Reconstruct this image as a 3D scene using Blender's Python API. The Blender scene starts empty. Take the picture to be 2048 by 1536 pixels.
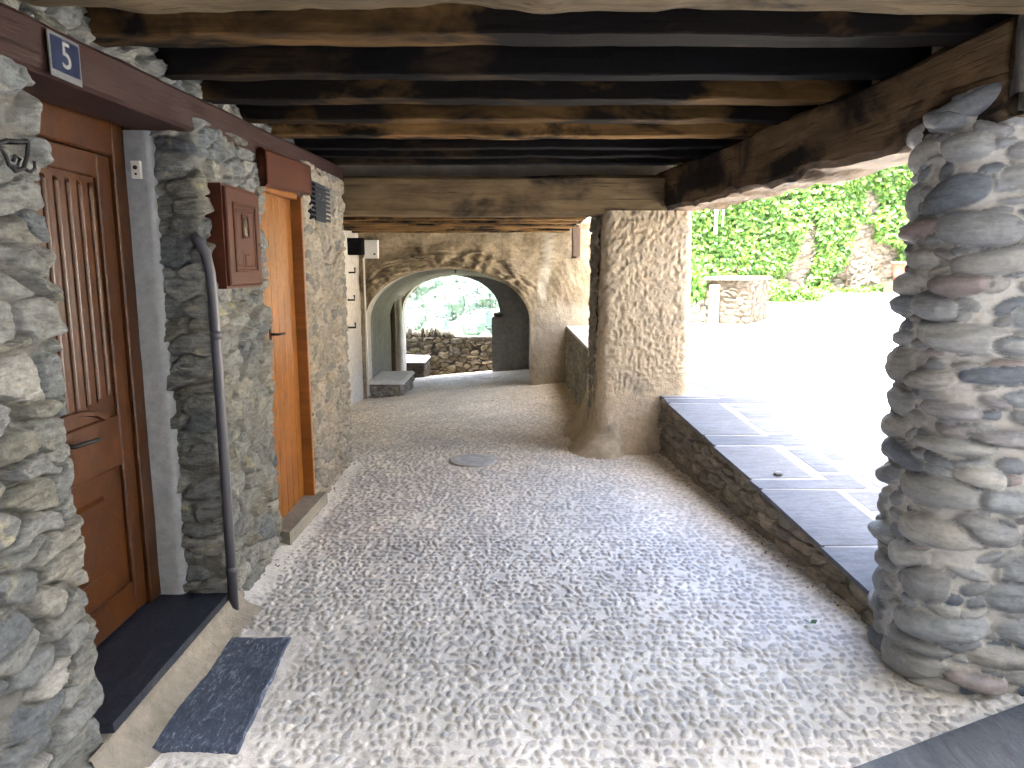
import bpy, bmesh, math, random
import numpy as np
from mathutils import Vector, Matrix
R = math.radians
random.seed(7)
scene = bpy.context.scene
COL = scene.collection

# ------------------------------------------------------------ camera, light, exposure
F = 1422.0; TILT = math.atan(228.0 / F); EYE = 1.65
cam_d = bpy.data.cameras.new('camera'); cam = bpy.data.objects.new('camera', cam_d); COL.objects.link(cam)
cam_d.sensor_width = 36; cam_d.lens = 36 * F / 2048; cam_d.clip_start = 0.05; cam_d.clip_end = 2000
cam.location = (0, 0, EYE); cam.rotation_euler = (R(90) - TILT, 0, 0)
scene.camera = cam
SUN_EL = R(71); SUN_AZ = math.atan2(-0.62, -0.78)          # azimuth measured from +Y towards +X
sdir = Vector((math.sin(SUN_AZ) * math.cos(SUN_EL), math.cos(SUN_AZ) * math.cos(SUN_EL), math.sin(SUN_EL)))
w = bpy.data.worlds.new('World'); scene.world = w; w.use_nodes = True
nt = w.node_tree; bg = nt.nodes['Background']; sky = nt.nodes.new('ShaderNodeTexSky')
sky.sky_type = 'NISHITA'; sky.sun_disc = False; sky.sun_elevation = SUN_EL; sky.sun_rotation = SUN_AZ; sky.dust_density = 5.0; sky.ozone_density = 0.3; sky.air_density = 0.8
nt.links.new(sky.outputs[0], bg.inputs[0]); bg.inputs[1].default_value = 0.15
sl = bpy.data.lights.new('sun', 'SUN'); sl.energy = 4.5; sl.angle = R(0.5); sl.color = (1, 0.95, 0.87)
so = bpy.data.objects.new('sun', sl); COL.objects.link(so); so.rotation_euler = sdir.to_track_quat('Z', 'Y').to_euler()
scene.view_settings.view_transform = 'Standard'; scene.view_settings.look = 'None'
scene.view_settings.exposure = 4.78; scene.view_settings.gamma = 1
cy = scene.cycles
cy.use_denoising = True
cy.max_bounces = 10; cy.diffuse_bounces = 7; cy.glossy_bounces = 3; cy.transmission_bounces = 4
cy.sample_clamp_indirect = 8; cy.caustics_reflective = False; cy.caustics_refractive = False

def unp(u, v, X=None, Y=None, Z=None):
    """photo pixel (2048 wide) to the world point on a plane X=, Y= or Z="""
    dx = (u - 1024) / F; dy = (768 - v) / F
    d = (dx, math.cos(TILT) + dy * math.sin(TILT), -math.sin(TILT) + dy * math.cos(TILT))
    if X is not None: t = X / d[0]
    elif Y is not None: t = Y / d[1]
    else: t = (Z - EYE) / d[2]
    return Vector((d[0] * t, d[1] * t, EYE + d[2] * t))

# ------------------------------------------------------------ numeric helpers
def hsh(*a):
    h = np.zeros(np.broadcast(*[np.asarray(x) for x in a]).shape, dtype=np.uint64)
    for i, x in enumerate(a):
        x = (np.asarray(x).astype(np.int64) & 0xFFFFFFFF).astype(np.uint64)
        h = (h ^ (x * np.uint64([374761393, 668265263, 2246822519, 3266489917][i % 4]))) & np.uint64(0xFFFFFFFF)
        h = ((h ^ (h >> np.uint64(15))) * np.uint64(2246822519)) & np.uint64(0xFFFFFFFF)
        h = ((h ^ (h >> np.uint64(13))) * np.uint64(3266489917)) & np.uint64(0xFFFFFFFF)
        h = h ^ (h >> np.uint64(16))
    return h.astype(np.float64) / 4294967296.0
def vn(x, y, z, seed=0):
    xi = np.floor(x); yi = np.floor(y); zi = np.floor(z)
    fx = x - xi; fy = y - yi; fz = z - zi
    fx = fx * fx * (3 - 2 * fx); fy = fy * fy * (3 - 2 * fy); fz = fz * fz * (3 - 2 * fz)
    r = 0
    for a in (0, 1):
        for b in (0, 1):
            for c in (0, 1):
                r = r + hsh(xi + a, yi + b, zi + c, seed) * (fx if a else 1 - fx) * (fy if b else 1 - fy) * (fz if c else 1 - fz)
    return r * 2 - 1
def fbm(x, y, z, seed=0, octs=3):
    x = np.asarray(x, float); y = np.asarray(y, float); z = np.asarray(z, float)
    s = 0; a = 1.0; n = 0
    for o in range(octs):
        s = s + a * vn(x * 2 ** o, y * 2 ** o, z * 2 ** o, seed + o * 17); n += a; a *= .5
    return s / n
def sst(a, b, x):
    t = np.clip((x - a) / (b - a), 0, 1); return t * t * (3 - 2 * t)
def stones(u, v, su, sv, seed=0, jit=.35, size=.52, var=.25, rot=.15, p=2.6, warp=.25, wscale=2.0, row=True):
    """irregular stones: returns F1, F2, random id, local coords"""
    m = min(su, sv)
    uw = u + warp * m * fbm(u / m / wscale, v / m / wscale, 0 * u, seed + 91, 2)
    vw = v + warp * m * fbm(u / m / wscale, v / m / wscale, 0 * u + 7, seed + 92, 2)
    j0 = np.floor(vw / sv)
    F1 = np.full(u.shape, 9.0); F2 = np.full(u.shape, 9.0); rid = np.zeros(u.shape); lu = np.zeros(u.shape); lv = np.zeros(u.shape)
    for dj in (-1, 0, 1):
        j = j0 + dj
        off = hsh(j, seed) * su if row else 0.0
        i0 = np.floor((uw - off) / su)
        for di in (-1, 0, 1):
            i = i0 + di
            r1 = hsh(i, j, seed, 1); r2 = hsh(i, j, seed, 2); r3 = hsh(i, j, seed, 3); r4 = hsh(i, j, seed, 4); r5 = hsh(i, j, seed, 5)
            cx = (i + .5 + (r1 - .5) * 2 * jit) * su + off; cyy = (j + .5 + (r2 - .5) * 1.2 * jit) * sv
            a = su * size * (1 + (r3 - .5) * 2 * var); b = sv * size * (1 + (r4 - .5) * 2 * var)
            th = (r5 - .5) * 2 * rot
            du = uw - cx; dv = vw - cyy
            x = (du * np.cos(th) + dv * np.sin(th)) / a; y = (-du * np.sin(th) + dv * np.cos(th)) / b
            d = (np.abs(x) ** p + np.abs(y) ** p) ** (1 / p)
            rr = hsh(i, j, seed, 6)
            c1 = d < F1
            F2 = np.where(c1, F1, np.minimum(F2, d))
            rid = np.where(c1, rr, rid); lu = np.where(c1, x, lu); lv = np.where(c1, y, lv); F1 = np.where(c1, d, F1)
    return F1, F2, rid, lu, lv
def prof_river(u, v, su, sv, depth, seed=0, **k):
    F1, F2, rid, x, y = stones(u, v, su, sv, seed, **k)
    h = np.sqrt(np.clip(1 - F1 ** 2, 0, 1)) * depth * (.65 + .5 * rid)
    h = h * (.35 + .65 * sst(0, .22, F2 - F1))
    st = sst(1.0, .93, F1) * sst(.0, .05, F2 - F1)
    h = h + (.0035 * fbm(u * 36, v * 60, 0 * u, seed + 5, 2) + .008 * fbm(u * 7 + rid * 9, v * 16, rid * 20, seed + 6, 3) * st) * (depth / .05)
    return h, rid, st
def prof_rubble(u, v, su, sv, depth, seed=0, joint=.16, rough=.25, face=1.0, **k):
    F1, F2, rid, x, y = stones(u, v, su, sv, seed, **k)
    g = F2 - F1
    r2 = (rid * 7.31) % 1; r3 = (rid * 13.7) % 1
    h = sst(joint * .3, joint * 1.9, g) * sst(1.35, .9, F1)
    h = h * depth * (.45 + .7 * rid) * (1 + .35 * (r2 - .5) * x + .7 * (r3 - .5) * y)
    m = min(su, sv)
    h = h + depth * rough * fbm(u / m * 1.6, v / m * 3.0, 0 * u + rid * 9, seed + 5, 3) * sst(0, joint, g)
    st = sst(joint * .45, joint * .8, g) * sst(1.3, 1.15, F1)
    return h, rid, st

class MB:
    def __init__(s):
        s.v = []; s.q = []; s.t = []; s.r = []; s.s = []; s.n = 0; s.qm = []; s.tm = []
    def grid(s, P, rnd=None, st=None, mat=0, closed=False):
        n, m = P.shape[:2]
        s.v.append(P.reshape(-1, 3)); s.r.append(np.broadcast_to(np.asarray(.5 if rnd is None else rnd, float), (n, m)).reshape(-1))
        s.s.append(np.broadcast_to(np.asarray(1. if st is None else st, float), (n, m)).reshape(-1))
        idx = np.arange(n * m).reshape(n, m) + s.n
        if closed: idx = np.vstack([idx, idx[:1]])
        q = np.stack([idx[:-1, :-1], idx[1:, :-1], idx[1:, 1:], idx[:-1, 1:]], -1).reshape(-1, 4)
        s.q.append(q); s.qm.append(np.full(len(q), mat)); s.n += n * m
        return s
    def quads(s, V, Q, rnd=.5, st=1., mat=0):
        V = np.asarray(V, float).reshape(-1, 3); Q = np.asarray(Q).reshape(-1, 4)
        s.v.append(V); s.r.append(np.broadcast_to(np.asarray(rnd, float), (len(V),)).copy()); s.s.append(np.broadcast_to(np.asarray(st, float), (len(V),)).copy())
        s.q.append(Q + s.n); s.qm.append(np.full(len(Q), mat)); s.n += len(V); return s
    def box(s, a, b, rnd=.5, st=1., mat=0):
        x0, y0, z0 = a; x1, y1, z1 = b
        return s.hexa([(x0, y0, z0), (x1, y0, z0), (x1, y1, z0), (x0, y1, z0), (x0, y0, z1), (x1, y0, z1), (x1, y1, z1), (x0, y1, z1)], rnd, st, mat)
    def hexa(s, c, rnd=.5, st=1., mat=0):
        Q = [(0, 3, 2, 1), (4, 5, 6, 7), (0, 1, 5, 4), (1, 2, 6, 5), (2, 3, 7, 6), (3, 0, 4, 7)]
        V = []; 
        for f in Q: V += [c[i] for i in f]
        return s.quads(V, np.arange(24).reshape(6, 4), rnd, st, mat)
    def prism(s, poly, z0, z1, rnd=.5, st=1., mat=0):
        """poly: 4-point plan, z0/z1 number or function of (x,y)"""
        f0 = z0 if callable(z0) else (lambda x, y: z0); f1 = z1 if callable(z1) else (lambda x, y: z1)
        return s.hexa([(x, y, f0(x, y)) for x, y in poly] + [(x, y, f1(x, y)) for x, y in poly], rnd, st, mat)
    def tube(s, pts, rad, seg=10, mat=0, rnd=.5, cap=True):
        pts = [Vector(p) for p in pts]; rings = []
        rad = rad if hasattr(rad, '__len__') else [rad] * len(pts)
        up = Vector((0.13, 0.21, 1)).normalized()
        if abs((pts[-1] - pts[0]).normalized().dot(up)) > .9: up = Vector((1, .1, .05)).normalized()
        rr = list(rad); pp = list(pts)
        if cap: pp = [pts[0]] + pp + [pts[-1]]; rr = [1e-4] + rr + [1e-4]
        for i, p in enumerate(pp):
            k = min(max(i - (1 if cap else 0), 0), len(pts) - 1)
            t = (pts[min(k + 1, len(pts) - 1)] - pts[max(k - 1, 0)]).normalized()
            a = t.cross(up).normalized(); b = t.cross(a)
            rings.append([p + (a * math.cos(q * 2 * math.pi / seg) + b * math.sin(q * 2 * math.pi / seg)) * rr[i] for q in range(seg)])
        P = np.array([[tuple(x) for x in r] for r in rings]).transpose(1, 0, 2)
        return s.grid(P, rnd, 1., mat, closed=True)
    def build(s, name, mats, parent=None, smooth=True, origin=None):
        V = np.concatenate(s.v); Q = np.concatenate(s.q); qm = np.concatenate(s.qm)
        o0 = Vector(origin) if origin is not None else (Vector((0, 0, 0)) if parent is not None else Vector((float(V[:, 0].mean()), float(V[:, 1].mean()), float(V[:, 2].min()))))
        pw = Vector(parent['_w']) if (parent is not None and '_w' in parent) else Vector((0, 0, 0))
        if parent is not None: o0 = Vector((float(V[:, 0].mean()), float(V[:, 1].mean()), float(V[:, 2].mean())))
        V = V - np.array(o0)
        me = bpy.data.meshes.new(name)
        me.vertices.add(len(V)); me.vertices.foreach_set('co', V.astype(np.float32).ravel())
        me.loops.add(Q.size); me.loops.foreach_set('vertex_index', Q.astype(np.int32).ravel())
        me.polygons.add(len(Q)); me.polygons.foreach_set('loop_start', np.arange(0, Q.size, 4, dtype=np.int32))
        me.polygons.foreach_set('loop_total', np.full(len(Q), 4, dtype=np.int32))
        me.polygons.foreach_set('material_index', qm.astype(np.int32))
        me.polygons.foreach_set('use_smooth', np.full(len(Q), bool(smooth)))
        for nm, arr in (('rnd', s.r), ('st', s.s)):
            at = me.attributes.new(nm, 'FLOAT', 'POINT'); at.data.foreach_set('value', np.concatenate(arr).astype(np.float32))
        for mt in (mats if isinstance(mats, (list, tuple)) else [mats]): me.materials.append(mt)
        me.validate(); me.update()
        o = bpy.data.objects.new(name, me); COL.objects.link(o)
        o.location = o0 - pw
        if parent is not None: o.parent = parent
        else: o['_w'] = tuple(o0)
        return o
def tag(o, label=None, cat=None, group=None, kind=None):
    if label: o['label'] = label
    if cat: o['category'] = cat
    if group: o['group'] = group
    if kind: o['kind'] = kind
    return o
def empty(name, loc, label=None, cat=None, group=None):
    o = bpy.data.objects.new(name, None); COL.objects.link(o); o.location = loc; o['_w'] = tuple(loc)
    o.empty_display_size = .1
    return tag(o, label, cat, group)
def lab(o, s): o['label'] = s; return o

def path(pts, r=.05, step=.01, closed=False):
    """plan polyline with rounded corners -> points, outward normals (right-hand side of travel), arclength"""
    pts = [np.array(p, float) for p in pts]; n = len(pts); out = []
    rng = range(n) if closed else range(n)
    for i in rng:
        if not closed and i in (0, n - 1): out.append(pts[i]); continue
        a = pts[i - 1]; b = pts[i]; c = pts[(i + 1) % n]
        rr = min(r, .45 * np.linalg.norm(a - b), .45 * np.linalg.norm(c - b))
        p = b + (a - b) / np.linalg.norm(a - b) * rr; q = b + (c - b) / np.linalg.norm(c - b) * rr
        for t in np.linspace(0, 1, 9): out.append((1 - t) ** 2 * p + 2 * t * (1 - t) * b + t * t * q)
    if closed: out.append(out[0])
    out = np.array(out); L = np.concatenate([[0], np.cumsum(np.linalg.norm(np.diff(out, axis=0), axis=1))])
    k = max(3, int(round(L[-1] / step))); s = np.linspace(0, L[-1], k + 1)
    if closed: s = s[:-1]
    P = np.stack([np.interp(s, L, out[:, 0]), np.interp(s, L, out[:, 1])], -1)
    if closed: d = np.roll(P, -1, 0) - np.roll(P, 1, 0)
    else: d = np.gradient(P, axis=0)
    d /= np.linalg.norm(d, axis=1)[:, None]
    N = np.stack([d[:, 1], -d[:, 0]], -1)
    return P, N, s, L[-1]
def wall_sweep(mb, pts, z0, z1, prof, r=.05, step=.01, zstep=None, closed=False, mat=0, batter=0.0, edge=None, capst=0., warpz=0, top=False, u0=0):
    P, N, s, L = path(pts, r, step, closed)
    zf0 = z0 if callable(z0) else (lambda x, y: np.full(x.shape, float(z0))); zf1 = z1 if callable(z1) else (lambda x, y: np.full(x.shape, float(z1)))
    a = zf0(P[:, 0], P[:, 1]); b = zf1(P[:, 0], P[:, 1])
    m = max(2, int(round((b - a).max() / (zstep or step))))
    t = np.linspace(0, 1, m + 1)
    Z = a[:, None] * (1 - t) + b[:, None] * t
    U = np.repeat(s[:, None], m + 1, 1) + u0
    h, rid, st = prof(U, Z)
    if edge is not None:
        h = h * sst(0, edge, b[:, None] - Z + .004)
    off = h + batter * (b[:, None] - Z)
    X = P[:, 0][:, None] + N[:, 0][:, None] * off; Yv = P[:, 1][:, None] + N[:, 1][:, None] * off
    G = np.stack([X, Yv, Z], -1)
    mb.grid(G, rid, st, mat, closed)
    if top:   # cap towards the centroid
        c = np.array([P[:, 0].mean(), P[:, 1].mean()])
        ks = np.array([0, .25, .6, 1.0])
        T = np.stack([np.stack([X[:, -1] * (1 - k) + c[0] * k, Yv[:, -1] * (1 - k) + c[1] * k, Z[:, -1] + .0 * X[:, -1]], -1) for k in ks], 1)
        mb.grid(T, .5, capst, mat, closed)
    return G
def plaster_prof(amp, sc, seed=0, ridged=False, stone=0.):
    def f(U, Z):
        n = fbm(U * sc, Z * sc, 0 * U, seed, 4)
        if ridged: n = .6 - np.abs(fbm(U * sc, Z * sc * .8, 0 * U, seed, 3)) * 2.2 + .5 * n
        return amp * n, .5 + .5 * fbm(U * 1.3, Z * 1.3, 0 * U, seed + 3, 2), np.full(U.shape, float(stone))
    return f

# ------------------------------------------------------------ materials
def lin(c): return tuple((x / 12.92 if x <= .04045 else ((x + .055) / 1.055) ** 2.4) for x in c)
class NT:
    def __init__(s, name):
        s.m = bpy.data.materials.new(name); s.m.use_nodes = True; s.t = s.m.node_tree; s.b = s.t.nodes['Principled BSDF']
    def n(s, typ, **k):
        x = s.t.nodes.new(typ)
        for a, b in k.items(): setattr(x, a, b)
        return x
    def l(s, a, b): s.t.links.new(a, b)
    def tex(s, scale=(1, 1, 1), rand=False, coord='Object'):
        tc = s.n('ShaderNodeTexCoord'); mp = s.n('ShaderNodeMapping'); mp.inputs['Scale'].default_value = scale
        s.l(tc.outputs[coord], mp.inputs[0])
        if rand:
            oi = s.n('ShaderNodeObjectInfo'); ml = s.n('ShaderNodeVectorMath', operation='MULTIPLY_ADD'); cb = s.n('ShaderNodeCombineXYZ')
            for i in range(3): s.l(oi.outputs['Random'], cb.inputs[i])
            ml.inputs[1].default_value = (37, 19, 53); s.l(cb.outputs[0], ml.inputs[0]); s.l(mp.outputs[0], ml.inputs[2]); return ml.outputs[0]
        return mp.outputs[0]
    def noise(s, vec, scale, detail=5, rough=.6, dist=0):
        x = s.n('ShaderNodeTexNoise'); x.inputs['Scale'].default_value = scale; x.inputs['Detail'].default_value = detail
        x.inputs['Roughness'].default_value = rough; x.inputs['Distortion'].default_value = dist; s.l(vec, x.inputs['Vector']); return x.outputs['Fac']
    def ramp(s, fac, stops, interp='LINEAR'):
        x = s.n('ShaderNodeValToRGB'); x.color_ramp.interpolation = interp; e = x.color_ramp.elements
        while len(e) < len(stops): e.new(.5)
        for i, (p, c) in enumerate(stops):
            e[i].position = p; e[i].color = (tuple(c) + (1,)) if hasattr(c, '__len__') else (c, c, c, 1)
        s.l(fac, x.inputs[0]); return x.outputs[0]
    def mix(s, fac, a, b, mode='MIX'):
        x = s.n('ShaderNodeMix', data_type='RGBA', blend_type=mode)
        for i, val in ((0, fac), (6, a), (7, b)):
            sock = x.inputs[i]
            if hasattr(val, 'is_output'): s.l(val, sock)
            elif hasattr(val, '__len__'): sock.default_value = tuple(val) + ((1,) if len(val) == 3 else ())
            else: sock.default_value = val if i == 0 else (val, val, val, 1)
        return x.outputs[2]
    def attr(s, name):
        x = s.n('ShaderNodeAttribute', attribute_name=name); return x.outputs['Fac']
    def math(s, op, a, b=0.):
        x = s.n('ShaderNodeMath', operation=op)
        for i, v in enumerate((a, b)):
            if hasattr(v, 'is_output'): s.l(v, x.inputs[i])
            else: x.inputs[i].default_value = v
        return x.outputs[0]
    def bump(s, h, strength, dist=.01):
        x = s.n('ShaderNodeBump'); x.inputs['Strength'].default_value = strength; x.inputs['Distance'].default_value = dist
        s.l(h, x.inputs['Height']); s.l(x.outputs[0], s.b.inputs['Normal'])
    def out(s, col=None, rough=.8, spec=.3, metal=0.):
        if col is not None:
            if hasattr(col, 'is_output'): s.l(col, s.b.inputs['Base Color'])
            else: s.b.inputs['Base Color'].default_value = tuple(col) + (1,)
        if hasattr(rough, 'is_output'): s.l(rough, s.b.inputs['Roughness'])
        else: s.b.inputs['Roughness'].default_value = rough
        s.b.inputs['Specular IOR Level'].default_value = spec; s.b.inputs['Metallic'].default_value = metal
        return s.m
def masonry(name, cols, mortar, rough=.85, var=.35, bump=.5, layer=(1, 1, 3), spec=.25, moss=None, scale=14, lichen=None, warm_bounce=False):
    k = NT(name); v = k.tex(); vl = k.tex(layer)
    base = k.ramp(k.attr('rnd'), [(i / max(1, len(cols) - 1), c) for i, c in enumerate(cols)])
    nz = k.noise(vl, scale, 7, .65); n2 = k.noise(v, scale * 5, 4, .6); n3 = k.noise(v, 2.2, 4, .6)
    stc = k.mix(1.0, base, k.ramp(nz, [(.25, 1 - var * 1.3), (.5, 1.0), (.75, 1 + var)]), 'MULTIPLY')
    stc = k.mix(1.0, stc, k.ramp(n2, [(.32, 1 - var * .4), (.5, 1.0), (.68, 1 + var * .4)]), 'MULTIPLY')
    if lichen is not None:
        stc = k.mix(k.math('MULTIPLY', k.ramp(k.noise(v, 7.3, 5, .7), [(.58, 0), (.68, 1)]), .6), stc, lichen)
    mor = k.mix(1.0, mortar, k.ramp(k.mix(.5, n2, nz), [(.3, .8), (.7, 1.15)]), 'MULTIPLY')
    c = k.mix(k.attr('st'), mor, stc)
    c = k.mix(1.0, c, k.ramp(n3, [(.3, .8), (.7, 1.12)]), 'MULTIPLY')
    if warm_bounce:  # warm tint growing with depth paints in bounced light beyond the pier
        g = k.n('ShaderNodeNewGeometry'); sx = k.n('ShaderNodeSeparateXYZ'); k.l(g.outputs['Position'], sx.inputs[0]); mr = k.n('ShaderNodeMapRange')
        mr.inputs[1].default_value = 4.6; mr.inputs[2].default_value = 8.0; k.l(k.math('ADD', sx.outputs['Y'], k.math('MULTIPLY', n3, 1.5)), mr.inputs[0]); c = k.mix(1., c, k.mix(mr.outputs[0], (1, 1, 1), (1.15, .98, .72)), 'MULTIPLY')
    if moss is not None:
        c = k.mix(k.math('MULTIPLY', k.ramp(k.noise(v, 3.1, 5, .7), [(.55, 0), (.72, 1)]), .5), c, moss)
    k.bump(k.math('ADD', k.math('MULTIPLY', n2, .5), nz), bump, .016)
    return k.out(c, rough, spec)
def wood(name, light, dark, soot=0.0, sootcol=(.007, .007, .008), rough=.7, grain=9, spec=.2, bump=.5, cracks=.7, sootscale=1.3):
    k = NT(name)
    v = k.tex((1.2, grain, grain), True); v2 = k.tex((.5, 26, 26), True); vb = k.tex((1, 1.7, 1.7), True)
    a = k.noise(v, 1.6, 8, .7, .6); b = k.noise(v2, 2.4, 4, .6, .3); big = k.noise(vb, sootscale, 5, .62, .4)
    c = k.mix(k.ramp(a, [(.32, 0), (.68, 1)]), dark, light)
    c = k.mix(1., c, k.ramp(k.noise(vb, 3.0, 4, .6), [(.3, .75), (.7, 1.2)]), 'MULTIPLY')
    cr = k.ramp(b, [(.30, 1), (.37, 0)])
    c = k.mix(k.math('MULTIPLY', cr, cracks), c, tuple(x * .25 for x in dark))
    if soot > 0:
        c = k.mix(k.ramp(big, [(.62 - soot * .35, 0), (.72 - soot * .35, .95)]), c, sootcol)
    k.bump(k.math('SUBTRACT', k.math('ADD', a, k.math('MULTIPLY', b, .4)), k.math('MULTIPLY', cr, .7)), bump, .012)
    return k.out(c, rough, spec)
def plain(name, col, rough=.6, spec=.4, metal=0, var=.12, sc=18, bump=.15):
    k = NT(name); v = k.tex(); n = k.noise(v, sc, 6, .6)
    c = k.mix(1., col, k.ramp(n, [(.3, 1 - var), (.7, 1 + var)]), 'MULTIPLY')
    k.bump(n, bump, .006); return k.out(c, rough, spec, metal)
def plaster(name, c1, c2, bump=.6, sc=22, stain=None, fine=90):
    k = NT(name); v = k.tex(); n1 = k.noise(v, 1.5, 5, .6); n2 = k.noise(v, sc, 8, .7); n3 = k.noise(v, fine, 3, .5)
    c = k.mix(k.ramp(n1, [(.35, 0), (.65, 1)]), c1, c2)
    c = k.mix(1., c, k.ramp(n2, [(.3, .78), (.7, 1.18)]), 'MULTIPLY')
    if stain is not None: c = k.mix(k.math('MULTIPLY', k.ramp(k.noise(v, 2.6, 5, .65, .5), [(.56, 0), (.7, 1)]), .6), c, stain)
    k.bump(k.math('ADD', n2, k.math('MULTIPLY', n3, .3)), bump, .015); return k.out(c, .92, .15)

M = {}
M['floor'] = masonry('pebble_floor', [(.29, .295, .305), (.39, .39, .38), (.47, .46, .44), (.34, .345, .355), (.52, .505, .48)], (.62, .61, .58), var=.22, bump=.5, layer=(1, 1, 1), scale=30, rough=.7, warm_bounce=True)
M['pillar'] = masonry('river_stone', [(.08, .10, .135), (.25, .265, .275), (.19, .215, .245), (.27, .265, .25), (.12, .14, .17), (.31, .31, .295), (.21, .235, .26), (.20, .155, .145)], (.41, .41, .40), var=.28, bump=.4, layer=(1, 1, 3.5), scale=13, rough=.6, spec=.35)
M['schist'] = masonry('schist_rubble', [(.095, .102, .098), (.155, .162, .155), (.08, .092, .10), (.19, .19, .175), (.11, .11, .092), (.135, .143, .143)], (.115, .116, .106), var=.45, bump=.9, layer=(1.3, 1.3, 5), scale=11, lichen=(.33, .30, .18))
M['schist_smooth'] = masonry('pointed_rubble', [(.17, .155, .125), (.26, .235, .19), (.145, .14, .13), (.30, .265, .205), (.20, .175, .13)], (.30, .265, .21), var=.4, bump=.9, layer=(1, 1, 2.5), scale=13)
M['schist_dark'] = masonry('kerb_rubble', [(.13, .11, .08), (.22, .18, .13), (.17, .15, .125), (.26, .22, .16)], (.17, .145, .105), var=.4, bump=.8, layer=(1, 1, 3), scale=14, moss=(.07, .08, .04))
M['back_wall'] = masonry('dry_stone', [(.055, .045, .03), (.09, .075, .05), (.065, .058, .05), (.11, .095, .065)], (.025, .02, .015), var=.4, bump=.8, layer=(1, 1, 3), scale=10, moss=(.08, .10, .04))
M['garden_wall'] = masonry('garden_wall_stone', [(.12, .105, .08), (.17, .155, .125), (.14, .13, .115), (.19, .17, .135), (.10, .085, .065)], (.10, .09, .07), var=.4, bump=.8, layer=(1, 1, 4), scale=6)
M['cream_stone'] = masonry('cream_stone', [(.052, .041, .028), (.072, .061, .047), (.042, .034, .025), (.085, .075, .058)], (.058, .048, .036), var=.3, bump=.7, layer=(1, 1, 3), scale=9)
M['pier'] = plaster('pier_render', (.55, .455, .325), (.47, .39, .285), 1.0, 26, (.27, .25, .21))
M['arch_plaster'] = plaster('arch_render', (.36, .29, .19), (.44, .37, .27), 1.0, 16, (.24, .19, .13))
M['vault'] = plaster('vault_plaster', (.22, .215, .20), (.28, .27, .25), .35, 12, (.16, .16, .15))
M['pale_plaster'] = plaster('pale_plaster', (.50, .47, .41), (.44, .41, .36), .4, 14)
M['grey_plaster'] = plaster('grey_jamb_plaster', (.25, .27, .29), (.30, .315, .33), .3, 18)
M['beige_conc'] = plaster('beige_cement', (.27, .245, .20), (.21, .195, .165), .7, 20, (.13, .125, .09))
M['concrete'] = plaster('concrete', (.045, .045, .044), (.06, .06, .058), .25, 10)
M['roofwall'] = plaster('house_render', (.42, .39, .33), (.36, .33, .28), .5, 5)
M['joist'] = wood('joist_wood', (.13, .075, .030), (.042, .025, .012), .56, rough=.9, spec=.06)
M['joist_lit'] = wood('joist_wood_clean_lit', (.24, .135, .052), (.09, .054, .023), .34, rough=.9, spec=.06)  # less soot; brighter orange tone also paints in warm light on the joists
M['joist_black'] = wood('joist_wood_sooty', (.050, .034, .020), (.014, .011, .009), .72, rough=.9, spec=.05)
M['front_beam'] = wood('front_beam_wood', (.17, .13, .082), (.06, .047, .030), .15, rough=.9, spec=.06, bump=.9)
M['beam'] = wood('old_beam_wood', (.19, .125, .07), (.07, .045, .027), .30, rough=.75, bump=.9)
M['cross'] = wood('cross_beam_wood', (.24, .17, .092), (.12, .083, .045), .24, rough=.75, bump=.8, sootscale=.8)
M['deck'] = wood('deck_boards', (.03, .027, .024), (.012, .011, .011), .7)
M['lintel'] = wood('painted_lintel', (.030, .011, .008), (.018, .007, .006), 0, rough=.6, cracks=.4)
M['door'] = wood('varnished_door', (.066, .021, .0035), (.026, .008, .0016), 0, rough=.3, spec=.38, bump=.12, cracks=.15, grain=14)
M['door2'] = wood('pine_door', (.25, .092, .015), (.15, .052, .009), 0, rough=.35, spec=.45, bump=.12, cracks=.1, grain=14)
M['cabinet'] = wood('red_brown_paint', (.062, .016, .006), (.038, .010, .004), 0, rough=.5, spec=.22, bump=.15, cracks=.15)
M['old_post'] = wood('weathered_post', (.17, .12, .08), (.09, .062, .045), .1)
def slate_mat(name, c1, c2, c3, spec=.4, rough=.5, sc=9):
    k = NT(name); v = k.tex((1, 1, 1)); vr = k.tex((2.4, .8, 1)); 
    a = k.noise(vr, sc, 10, .75, 1.2); b = k.noise(v, 60, 4, .6)
    c = k.ramp(a, [(.40, c1), (.48, c2), (.54, c2), (.62, c3)]); k.bump(k.math('ADD', a, k.math('MULTIPLY', b, .15)), .6, .012); return k.out(c, rough, spec)
M['slate_mat'] = slate_mat('grey_slate', (.022, .034, .060), (.050, .070, .110), (.24, .27, .33), sc=22)
M['slate_step'] = slate_mat('dark_slate', (.008, .011, .020), (.012, .016, .028), (.030, .036, .050), .35, .42, 6)
M['slate_corner'] = slate_mat('blue_slate', (.045, .055, .07), (.065, .078, .095), (.10, .11, .125))
M['paving_far'] = masonry('square_paving', [(.36, .36, .37), (.44, .44, .43), (.40, .395, .39), (.46, .45, .43)], (.58, .56, .52), var=.2, bump=.4, scale=8)  # paler copy of the slabs, lightened so the sunlit part bounces more light
M['paving'] = masonry('paving_slate', [(.082, .090, .105), (.122, .130, .142), (.100, .108, .122), (.145, .147, .150)], (.25, .245, .235), var=.22, bump=.4, layer=(1, 4, 1), scale=8, rough=.75)
M['iron'] = plain('black_iron', (.010, .010, .012), .65, .25)
M['pipe'] = plain('grey_conduit', (.045, .047, .060), .45, .5, var=.06)
M['pipe_light'] = plain('zinc_pipe', (.45, .46, .46), .4, .5)
M['white'] = plain('white_plastic', (.62, .61, .57), .45, .4, var=.04)
M['enamel_blue'] = plain('blue_enamel', (.008, .014, .04), .3, .5, var=.1)
M['plate_edge'] = plain('grey_enamel', (.09, .095, .10), .4, .4)
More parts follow.
